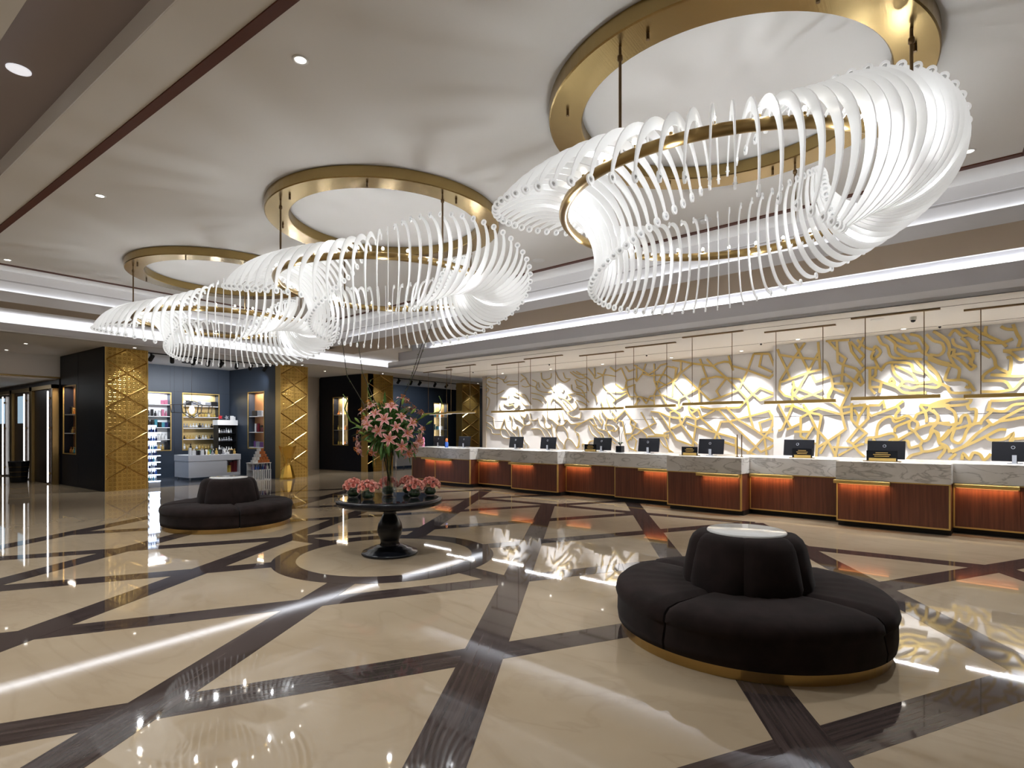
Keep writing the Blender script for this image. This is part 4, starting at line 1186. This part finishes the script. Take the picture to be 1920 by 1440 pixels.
def niche(loc, rz, w, z0, z1, shelves, back, label, led=True, thick=0.27, cl=NEUT, power=6, ledx=None):
    t = thing('display_niche', label, 'display niche', loc, rz)
    B(0.0, thick-0.015, z0, w, thick-0.005, z1).build('back_panel', back, t)
    for a in ((-0.03, -0.012, z0-0.03, 0.0, 0.02, z1+0.03), (w, -0.012, z0-0.03, w+0.03, 0.02, z1+0.03), (0, -0.012, z0-0.03, w, 0.02, z0), (0, -0.012, z1, w, 0.02, z1+0.03)):
        B(*a).build('brass_frame', 'brass', t)
    for z in shelves: B(0.002, 0.03, z-0.025, w-0.002, thick-0.02, z).build('shelf', 'shelf_white', t)
    if led:
        lx = w-0.05 if ledx is None else ledx
        B(lx, 0.03, z0+0.01, lx+0.03, 0.045, z1-0.01).build('led_strip', 'led_white', t)
    area('niche_light', (w/2, 0.12, z1-0.01), (0, 0, 0), w*0.8, 0.1, power*K_SHOP, cl, 170, t)
    return t
# outer side wall of the first shop block with its niche (faces the door corridor)
R90 = radians(-90)
sw = niche_wall('wall_shop_1', 'black panelled side wall of the first shop, left of the first gold pillar', (5.87, 22.03, 0), R90, 3.63, [(0.30, 1.41, 1.0, 3.05)], 'navy_panel',
                joints=((0, -0.002, 1.0, 3.63, 0.001, 1.006), (0, -0.002, 3.05, 3.63, 0.001, 3.056), (1.62, -0.002, 0, 1.626, 0.001, HS)))
niche((5.87, 21.73, 0), R90, 1.11, 1.0, 3.05, (1.0, 1.62, 2.20), 'copper_back', 'tall amber-lit display niche in the black wall left of the first gold pillar', True, 0.27, WARM, 9)
for j, z in enumerate((1.0, 1.62, 2.20)):
    items((5.87, 21.73, 0), R90, 0.1, 1.0, 0.15, z, ['bottle', 'box', 'tall'], ['gold', 'amber', 'black', 'teal'], 'the '+['lowest', 'middle', 'top'][j]+' shelf left of first pillar', 'goods in the niche left of the first pillar', 0.16, 3+j)
# shop 1 interior
niche_wall('wall_shop_2', 'dark blue panelled back wall inside the first shop', (6.1, 21.9, 0), 0, 5.3, [(1.75, 2.93, 1.0, 3.03), (3.36, 4.64, 1.0, 3.05)], 'shop_panel',
           joints=((0, -0.002, 3.10, 5.3, 0.001, 3.106), (2.92, -0.002, 3.1, 2.926, 0.001, HS), (3.06, -0.002, 0, 3.066, 0.001, HS), (3.36, -0.002, 3.1, 3.366, 0.001, HS), (4.62, -0.002, 3.1, 4.626, 0.001, HS)))
niche_wall('wall_shop_3', 'dark blue panelled right wall inside the first shop', (11.16, 21.9, 0), R90, 3.2, [(1.39, 2.46, 1.05, 3.10)], 'shop_panel', joints=((0, -0.002, 3.10, 3.2, 0.001, 3.106),))
struct('wall_shop_4', B(6.17, 18.7, 0, 6.2, 21.9, HS), 'shop_panel', label='left wall inside the first shop, hidden behind the first pillar')
struct('wall_shop_5', B(11.46, 18.7, 0, 12.24, 21.9, HS), 'navy_panel', label='solid block behind the second gold pillar')
WA = niche((7.85, 21.9, 0), 0, 1.18, 1.0, 3.03, (1.0, 1.38, 1.81, 2.21, 2.63), 'shelf_white', 'white lit shelf niche beside the first gold pillar inside the first shop', False, 0.27, COOL, 16)
WB = niche((9.46, 21.9, 0), 0, 1.28, 1.0, 3.05, (1.0, 1.38, 1.79, 2.20, 2.61), 'niche_gold', 'wide white-shelved lit niche behind the hanging wire lamp in the first shop', False, 0.27, COOL, 16)
WC = niche((11.16, 20.51, 0), R90, 1.07, 1.05, 3.10, (1.08, 1.64, 2.23), 'copper_back', 'copper-backed niche with bright strip on the right wall of the first shop', True, 0.27, WARM, 14)
for j, z in enumerate((1.0, 1.38, 1.81, 2.21, 2.63)):
    items((7.85, 21.9, 0), 0, 0.35, 1.14, 0.13, z, [['bottle', 'tall'], ['bottle', 'box'], ['tall', 'box'], ['tall', 'bottle'], ['wide', 'box']][j], [['gold', 'black'], ['white', 'grey', 'black'], ['blue', 'black', 'navy', 'teal'], ['pink', 'white', 'black', 'grey'], ['white', 'pink', 'maroon']][j],
          'the '+['bottom', 'second lowest', 'middle', 'second highest', 'top'][j]+' shelf beside first pillar', 'perfumes beside the first pillar, shelf %d' % (j+1), 0.10, 11+j, 1.15)
    items((9.46, 21.9, 0), 0, 0.04, 1.24, 0.13, z, [['bottle', 'flask'], ['flask'], ['flask'], ['flask', 'bottle'], ['wide', 'box']][j], [['gold', 'white', 'black'], ['black', 'white', 'gold'], ['black', 'white', 'grey'], ['gold', 'white', 'yellow'], ['white', 'grey', 'black']][j],
          'the '+['bottom', 'second lowest', 'middle', 'second highest', 'top'][j]+' shelf behind wire lamp', 'perfumes in the wide niche, shelf %d' % (j+1), 0.10, 31+j, 1.1)
for j, z in enumerate((1.08, 1.64, 2.23)):
    items((11.16, 20.51, 0), R90, 0.25, 1.0, 0.13, z, ['box', 'tall', 'wide'], ['white', 'black', 'grey', 'maroon', 'purple'], 'the '+['lowest', 'middle', 'top'][j]+' shelf of the copper-backed niche', 'boxes in the copper niche, shelf %d' % (j+1), 0.13, 51+j, 1.35)
# white counter
ct = thing('shop_counter', 'white shop counter on short legs with a red and gold boxed recess', 'counter', (8.84, 20.06, 0))
mb = MB().box(0, 0, 0.09, 1.30, 1.05, 0.64).box(1.30, 0.35, 0.09, 1.78, 1.05, 0.64).box(1.30, 0, 0.09, 1.78, 0.35, 0.20).box(1.72, 0, 0.20, 1.78, 0.35, 0.64)
mb.build('body', 'shop_white', ct); B(-0.01, -0.01, 0.648, 1.79, 1.06, 0.85).build('upper_band', 'shop_white', ct)
B(0.02, 0.02, 0.64, 1.76, 1.03, 0.65).build('joint', 'pack_grey', ct)
for x, y in ((0.08, 0.08), (1.7, 0.08), (0.08, 0.97), (1.7, 0.97)): MB().cyl(x, y, 0, 0.09, 0.03, 10).build('leg', 'pack_grey', ct)
items((8.84, 20.06, 0), 0, 1.32, 1.5, 0.15, 0.20, ['tall'], ['yellow'], 'the recess of the white shop counter', 'gold cartons in the counter recess', 0.08, 61, 1.2)
items((8.84, 20.06, 0), 0, 1.47, 1.72, 0.15, 0.20, ['tall'], ['maroon', 'red'], 'the recess of the white shop counter', 'red cartons in the counter recess', 0.08, 62, 1.7)
items((8.84, 20.06, 0), 0, 0.05, 0.62, 0.15, 0.85, ['box', 'tall'], ['white', 'white', 'black'], 'the left end of the white shop counter', 'white boxes on the counter', 0.11, 63, 1.2)
for j in range(3):
    items((8.84, 20.06, 0), 0, 0.45, 1.75, 0.25+0.25*j, 0.85, ['bottle', 'flask', 'box'], ['gold', 'black', 'white', 'grey', 'green', 'yellow'], 'the '+['front', 'middle', 'back'][j]+' row of the white shop counter', 'testers on the shop counter', 0.12, 64+j, 1.1)
# black gondola with light box
gd = thing('display_stand', 'black shelf stand with a pale light box on top beside the copper niche', 'display stand', (10.40, 21.25, 0))
B(0, 0, 0, 0.72, 0.35, 0.05).build('base', 'black_matte', gd); B(0, 0.33, 0.05, 0.72, 0.35, 1.9).build('back', 'black_matte', gd)
for x in (0, 0.70): B(x, 0, 0.05, x+0.02, 0.33, 1.9).build('side', 'black_matte', gd)
for z in (0.95, 1.30, 1.60): B(0.02, 0.02, z-0.02, 0.70, 0.33, z).build('shelf', 'black_lacquer', gd)
B(-0.02, -0.02, 1.90, 0.74, 0.36, 2.09).build('light_box', 'shelf_white', gd)
for j, z in enumerate((0.95, 1.30, 1.60)):
    items((10.40, 21.25, 0), 0, 0.06, 0.66, 0.12, z, ['flask', 'bottle'], ['white', 'grey'], 'the '+['lowest', 'middle', 'top'][j]+' shelf of the black shelf stand', 'bottles on the black stand', 0.09, 71+j, 1.0)
items((10.40, 21.25, 0), 0, 0.10, 0.34, 0.15, 2.09, ['star'], ['red'], 'the light box of the black stand', 'red star packs', 0.11, 75, 1.35)
items((10.40, 21.25, 0), 0, 0.36, 0.56, 0.15, 2.09, ['star'], ['grey'], 'the light box of the black stand', 'silver star packs', 0.10, 76, 1.3)
items((10.40, 21.25, 0), 0, 0.55, 0.74, 0.15, 2.09, ['box'], ['purple', 'white'], 'the light box of the black stand', 'boxes on the light box', 0.09, 77, 1.0)
# lit bottle stand beside the first pillar
ls = thing('lit_display', 'narrow glowing blue-white bottle stand right beside the first gold pillar', 'display stand', (7.12, 18.72, 0))
B(0, 0, 0.0, 0.32, 0.30, 0.16).build('base', 'shop_white', ls); B(0, 0.28, 0.16, 0.32, 0.30, 1.86).build('back_panel', 'led_blue', ls)
for z in [0.16+0.19*k for k in range(6)]+[1.36, 1.62]:
    B(-0.0, 0.0, z, 0.32, 0.28, z+0.018).build('shelf', 'glass', ls); B(0, -0.012, z-0.004, 0.32, 0.0, z+0.022).build('shelf_edge', 'led_blue', ls)
for j, z in enumerate([0.18+0.19*k for k in range(6)]+[1.38, 1.64]):
    items((7.12, 18.72, 0), 0, 0.02, 0.31, 0.12, z, ['bottle'], ['blue', 'navy', 'blue', 'teal'] if j > 4 else ['blue', 'grey', 'teal', 'navy'], 'the '+['bottom', 'second', 'third', 'fourth', 'fifth', 'sixth', 'seventh', 'top'][j]+' shelf of the glowing stand', 'blue bottles on the glowing stand', 0.075, 81+j, 0.82)
area('display_glow', (0.16, -0.02, 0.75), (radians(-90), 0, 0), 0.28, 1.2, 5*K_SHOP, (0.7, 0.8, 1), 170, ls)
# box pyramid
pyl = (10.12, 18.30, 0)
ps = thing('box_stand', 'white slatted floor stand carrying the pyramid of orange boxes', 'display stand', pyl)
B(0, 0, 0, 0.66, 0.45, 0.03).build('base', 'shop_white', ps); B(0.02, 0.43, 0.03, 0.64, 0.45, 0.60).build('back', 'shop_white', ps)
for k in range(9): B(0.005+k*0.076, 0.0, 0.03, 0.047+k*0.076, 0.02, 0.36).build('slat', 'shop_white', ps)
for y in (0.02, 0.40): 
    for x in (0.01, 0.63): B(x, y, 0.03, x+0.02, y+0.02, 0.58).build('post', 'shop_white', ps)
B(0.0, 0.0, 0.575, 0.66, 0.45, 0.595).build('tray', 'shelf_white', ps); B(0.01, 0.02, 0.34, 0.65, 0.43, 0.36).build('shelf', 'shelf_white', ps)
items(pyl, 0, 0.03, 0.64, 0.12, 0.36, ['bottle'], ['navy', 'purple', 'white', 'blue'], 'the shelf under the pyramid of boxes', 'bottles under the box pyramid', 0.085, 91, 1.0)
for lv in range(5):
    n = 6-lv
    for k in range(n):
        x = 0.33+(k-(n-1)/2)*0.105
        o = link('gift_box', pk('box', 'orange' if k > n*0.30 else 'white'), None, (pyl[0]+x, pyl[1]+0.13, 0.595+lv*0.098)); o.scale = (1, 1.4, 0.64)
        tag(o, '%s gift box, %s in the %s row of the pyramid' % ('orange' if k > n*0.30 else 'white', ORD[k]+(' from left' if k else ''), ['bottom', 'second', 'third', 'fourth', 'top'][lv]), 'box', ('orange' if k > n*0.30 else 'white')+' boxes of the pyramid')
# golden figure
f = thing('gold_figure', 'folded golden dress-shaped stand in front of the second gold pillar', 'display stand', (11.22, 18.02, 0))
m = MB(); prof = [(0.24, 0.0), (0.24, 0.06), (0.14, 0.45), (0.10, 0.55), (0.15, 0.75), (0.24, 1.02), (0.28, 1.12)]
vs, fs = [], []
for i, (r, z) in enumerate(prof):
    for k in range(8): a = k*pi/4+pi/8; vs.append((r*cos(a)*(1.15 if k % 2 else 0.95), r*0.7*sin(a), z+(0.05*(k % 2) if i == len(prof)-1 else 0)))
for i in range(len(prof)-1):
    for k in range(8): fs.append((i*8+k, i*8+(k+1) % 8, i*8+8+(k+1) % 8, i*8+8+k))
m.add(vs, fs); m.build('folded_body', 'gold_form', f)
MB().tube([(0.0, 0, 0.6), (0, 0, 1.22)], 0.02, 8).build('neck_post', 'gold_form', f)
for k, x in enumerate((-0.08, 0.0, 0.08)): MB().cyl(x, -0.17, 0.5, 0.72, 0.012, 8).build('strut', 'brass', f)
# hanging wire lamp
wl = thing('wire_lamp', 'black wire-frame pendant lamp of joined hexagons hanging in the first shop', 'pendant lamp', (9.05, 20.3, 0))
MB().cyl(0, 0, 2.68, 4.0, 0.006, 6).build('cord', 'black_matte', wl); MB().lathe([(0.30, 4.005), (0.30, 4.03)], 24).build('canopy', 'black_matte', wl)
hx = [(0.0, 2.70), (0.28, 2.58), (0.24, 2.30), (0.0, 2.14), (-0.24, 2.30), (-0.28, 2.58)]
mb = MB()
for y in (-0.14, 0.14):
    for i in range(6): mb.bar((hx[i][0], y, hx[i][1]), (hx[(i+1) % 6][0], y, hx[(i+1) % 6][1]), 0.018)
for i in range(6): mb.bar((hx[i][0], -0.14, hx[i][1]), (hx[i][0], 0.14, hx[i][1]), 0.018)
mb.build('centre_frame', 'black_matte', wl)
for s in (-1, 1):
    mb = MB(); q = [(s*0.28, 2.58), (s*0.64, 2.56), (s*0.60, 2.30), (s*0.24, 2.30)]
    for y in (-0.12, 0.12):
        for i in range(4): mb.bar((q[i][0], y, q[i][1]), (q[(i+1) % 4][0], y, q[(i+1) % 4][1]), 0.016)
    for i in (1, 2): mb.bar((q[i][0], -0.12, q[i][1]), (q[i][0], 0.12, q[i][1]), 0.016)
    mb.build('side_frame', 'black_matte', wl)
MB().lathe([(0.0, 2.25), (0.07, 2.30), (0.09, 2.42), (0.06, 2.52), (0.0, 2.55)], 14).build('bulb', 'bulb_soft', wl)
point('wire_lamp_glow', (0, -0.0, 2.62), 5*K_SHOP, NEUT, 0.05, wl)
# track lights
def track(x0, x1, y, z, heads, label_t, label_h, grp, pw):
    t = thing('light_track', label_t, 'light track', (x0, y, z)); B(0, -0.02, -0.03, x1-x0, 0.02, 0).build('rail', 'black_matte', t)
    for i, (hx_, tl) in enumerate(heads):
        h = thing('track_spotlight', (ordn2[i]+' ' if True else '')+label_h, 'spotlight', (hx_, y, z-0.03), radians(tl), grp)
        B(-0.02, -0.02, -0.07, 0.02, 0.02, 0.0).build('adapter', 'black_matte', h)
        MB().lathe([(0.0, -0.10), (0.058, -0.10), (0.062, 0.06), (0.058, 0.10), (0.052, 0.10), (0.05, 0.08), (0.0, 0.075)], 16).build('head', 'black_matte', h, (0, 0, -0.13), (radians(-140), 0, 0))
        MB().lathe([(0.048, 0.082), (0.0, 0.084)], 16, cap0=False).build('lens', 'led_white', h, (0, 0, -0.13), (radians(-140), 0, 0))
        spot('track_beam', (hx_, y+0.08, z-0.25), (hx_+0.3*sin(radians(tl)), y+3.2, 1.9), pw*K_SHOP, 95, 0.8, COOL, 0.05)
track(6.95, 11.1, 18.75, HS, [(7.20, 20), (7.78, -25), (8.42, 10), (8.86, -10), (9.28, 25), (9.80, -15), (10.28, 0), (10.8, 15)], 'black ceiling track across the front of the first shop', 'black spotlight from the left on the track of the first shop', 'spotlights of the first shop', 85)
# between the shops
struct('wall_between', B(12.24, 21.7, 0, 15.05, 21.95, HS), 'stone_beige', label='beige stone wall between the second and third gold pillars')
# shop 2
niche_wall('wall_shop_6', 'black side wall of the second shop, left of the third gold pillar', (15.03, 21.60, 0), R90, 3.2, [(0.94, 1.92, 1.09, 3.10)], 'navy_panel')
niche((15.03, 20.66, 0), R90, 0.98, 1.09, 3.10, (1.09, 1.72, 2.38), 'niche_gold', 'tall golden display niche with bright strip behind the lily bouquet, in black wall', True, 0.27, WARM, 14, 0.62)
for j, z in enumerate((1.09, 1.72, 2.38)):
    items((15.03, 20.66, 0), R90, 0.08, 0.95, 0.15, z, ['bottle', 'flask'], ['gold', 'amber', 'yellow', 'white'], 'the '+['lowest', 'middle', 'top'][j]+' shelf of the niche behind the bouquet', 'golden bottles in the niche behind the bouquet', 0.14, 101+j, 1.1)
niche_wall('wall_shop_7', 'dark back wall inside the second shop', (15.35, 21.9, 0), 0, 8.9, [(7.12, 8.2, 1.10, 3.2)], 'shop_panel')
niche((22.47, 21.9, 0), 0, 1.08, 1.10, 3.2, (1.10, 1.75, 2.45), 'niche_gold', 'golden lit niche on the back wall of the second shop, behind the counter monitors', True, 0.27, WARM, 18, 0.5)
for j, z in enumerate((1.10, 1.75, 2.45)):
    items((22.47, 21.9, 0), 0, 0.1, 1.0, 0.13, z, ['box', 'tall'], ['amber', 'gold', 'teal', 'white'], 'the '+['lowest', 'middle', 'top'][j]+' shelf of the second shop back niche', 'boxes in the second shop niche', 0.15, 111+j, 1.3)
struct('wall_shop_8', B(24.2, 18.7, 0, 24.4, 22.1, HS), 'shop_panel', label='right wall inside the second shop')
struct('wall_shop_9', B(15.35, 18.75, 0, 15.5, 21.9, HS), 'shop_panel', label='left wall inside the second shop')
c2 = thing('shop_counter', 'white counter of the second shop, seen just left of the reception counter', 'counter', (16.6, 19.05, 0))
B(0, 0, 0.10, 2.2, 0.9, 0.93).build('body', 'shop_white', c2); B(-0.01, -0.01, 0.93, 2.21, 0.91, 0.96).build('top', 'black_lacquer', c2)
for x in (0.1, 1.1, 2.1): MB().cyl(x, 0.1, 0, 0.10, 0.03, 10).build('leg', 'pack_grey', c2)
for j in range(2):
    items((16.6, 19.05, 0), 0, 0.05, 2.15, 0.2+0.3*j, 0.96, ['bottle', 'box', 'tall', 'flask'], ['white', 'pink', 'gold', 'black', 'grey'], 'the '+['front', 'back'][j]+' row of the second shop counter', 'goods on the second shop counter', 0.13, 121+j, 1.2)
track(16.6, 24.0, 18.95, HS, [(17.2, 10), (17.95, -15), (18.5, 20), (19.5, -10), (20.3, 15), (21.1, -20)], 'black ceiling track across the front of the second shop', 'black spotlight from the left on the track of the second shop', 'spotlights of the second shop', 80)

# ------------------------------------------------------------------ gold pillars
def pillar(x0, x1, label):
    w = x1-x0; h = w/2
    t = thing('gold_pillar', label, 'pillar', (x0+h, 18.40, 0), 0, 'stamped gold pillars')
    B(-h+0.01, 0.02, 0, h-0.01, 0.36, HS).build('core', 'navy_panel', t)
    for s in (-1, 1):
        B(min(0.003*s, s*(h-0.03)), 0.0, 0.0, max(0.003*s, s*(h-0.03)), 0.03, HS).build('stamped_sheet', 'pillar_gold', t)
        B(s*h-(0.03 if s > 0 else 0), -0.014, 0, s*h+(0.03 if s < 0 else 0), 0.37, HS).build('edge_strip', 'brass', t)
    per = 0.672; hw = h-0.035
    for k in range(7):
        zc = 4.01-per*k
        for s in (-1, 1):
            for d in (-1, 1):
                z1 = zc+d*per/2*0.96; za = zc+d*per*0.02
                p, q = (s*0.012, za), (s*hw, z1)
                if max(za, z1) > HS:
                    if min(za, z1) > HS-0.05: continue
                    u = (HS-za)/(z1-za); q = (p[0]+(q[0]-p[0])*u, HS)
                if min(za, z1) < 0.0:
                    if za < 0.02: continue
                    u = (0-za)/(z1-za); q = (p[0]+(q[0]-p[0])*u, 0.0)
                dx, dz = q[0]-p[0], q[1]-p[1]; L = sqrt(dx*dx+dz*dz); nx, nz = -dz/L*0.018, dx/L*0.018
                MB().add([(p[0]+nx, 0, p[1]+nz), (p[0]-nx, 0, p[1]-nz), (q[0]+nx, 0, q[1]+nz), (q[0]-nx, 0, q[1]-nz), (p[0], -0.020, p[1]), (q[0], -0.020, q[1])],
                         [(0, 4, 5, 2), (4, 1, 3, 5), (0, 1, 4), (2, 5, 3)]).build('ridge', 'pillar_ridge', t)
    return t
pillar(5.90, 6.98, 'stamped gold pillar with diamond ridges at the far left, beside the black wall')
pillar(11.165, 12.27, 'stamped gold pillar with diamond ridges behind the golden figure')
pillar(15.0, 16.38, 'stamped gold pillar partly hidden behind the lily bouquet')
pillar(20.81, 22.16, 'stamped gold pillar beside the end of the patterned reception wall')

# ------------------------------------------------------------------ door corridor on the far left
struct('wall_bulkhead', B(-8, 22.05, 3.33, 5.9, 22.25, HS), 'paint_white', label='grey bulkhead above the dark doors at the far left')
struct('ceiling_corridor', B(-8, 22.25, 3.30, 5.9, 32, 3.36), 'paint_white', label='low corridor ceiling behind the bulkhead')
struct('trim_8', B(-8, 22.03, 3.33, 5.87, 22.06, 3.38), 'brass_dark', label='brass edge under the bulkhead')
# wall of doors, facing the corridor; local x runs towards the camera
XW = 5.72
struct('wall_doors', B(XW+0.12, 22.03, 0, XW+0.3, 32, 3.33), 'wood_dark', label='dark wall behind the row of doors')
def door(y_far, y_near, led_y, idx, label, glass=True):
    w = y_far-y_near
    t = thing('door_%d' % idx, label, None, (XW, y_far, 0), R90); tag(t, None, None, None, 'structure')
    B(0, 0.02, 0.01, w, 0.08, 3.02).build('leaf', 'wood_dark', t)
    if glass:
        gx = w*0.22; B(gx, 0.005, 1.95, gx+w*0.32, 0.021, 2.90).build('pane', 'pane_glow', t)
    lx = y_far-led_y
    B(lx-0.018, -0.06, 0.05, lx+0.018, -0.03, 2.95).build('light_handle', 'led_handle', t)
    for z in (0.3, 1.75, 2.7): B(lx-0.02, -0.03, z, lx+0.02, 0.02, z+0.06).build('handle_bracket', 'brass', t)
    for x in (-0.12, w): B(x, -0.06, 0, x+0.12, 0.10, 3.14).build('brass_frame', 'brass_dark', t)
    B(-0.12, -0.06, 3.02, w+0.12, 0.10, 3.14).build('brass_frame', 'brass_dark', t)
mat('pane_glow', (0.3, 0.4, 0.5), 0.2, emit=0.5, ecol=(0.35, 0.5, 0.62))  # bluish light in the door panes put in as emission
door(24.16, 21.95+0.15, 22.50, 1, 'dark door with a bright vertical light handle next to the black shop wall', False)
door(26.55, 24.45, 25.07, 2, 'dark glazed door with light handle behind the black bin')
door(29.0, 26.85, 27.80, 3, 'dark glazed door with light handle at the left picture edge')
b = thing('waste_bin', 'black glossy ribbed bin standing before the dark doors', 'bin', (5.30, 24.0, 0))
MB().lathe([(0.0, 0.0), (0.21, 0.0), (0.22, 0.03), (0.27, 0.62), (0.28, 0.64), (0.28, 0.68), (0.25, 0.70), (0.0, 0.69)], 12, smooth=False).build('body', 'black_lacquer', b)
for z in (0.18, 0.34, 0.5): MB().lathe([(0.225+z*0.07, z), (0.238+z*0.07, z+0.01), (0.225+z*0.07, z+0.02)], 12, smooth=False, cap0=False, cap1=False).build('band', 'brass_dark', b)
point('corridor_light', (4.0, 26.0, 3.2), 6, NEUT, 0.1)
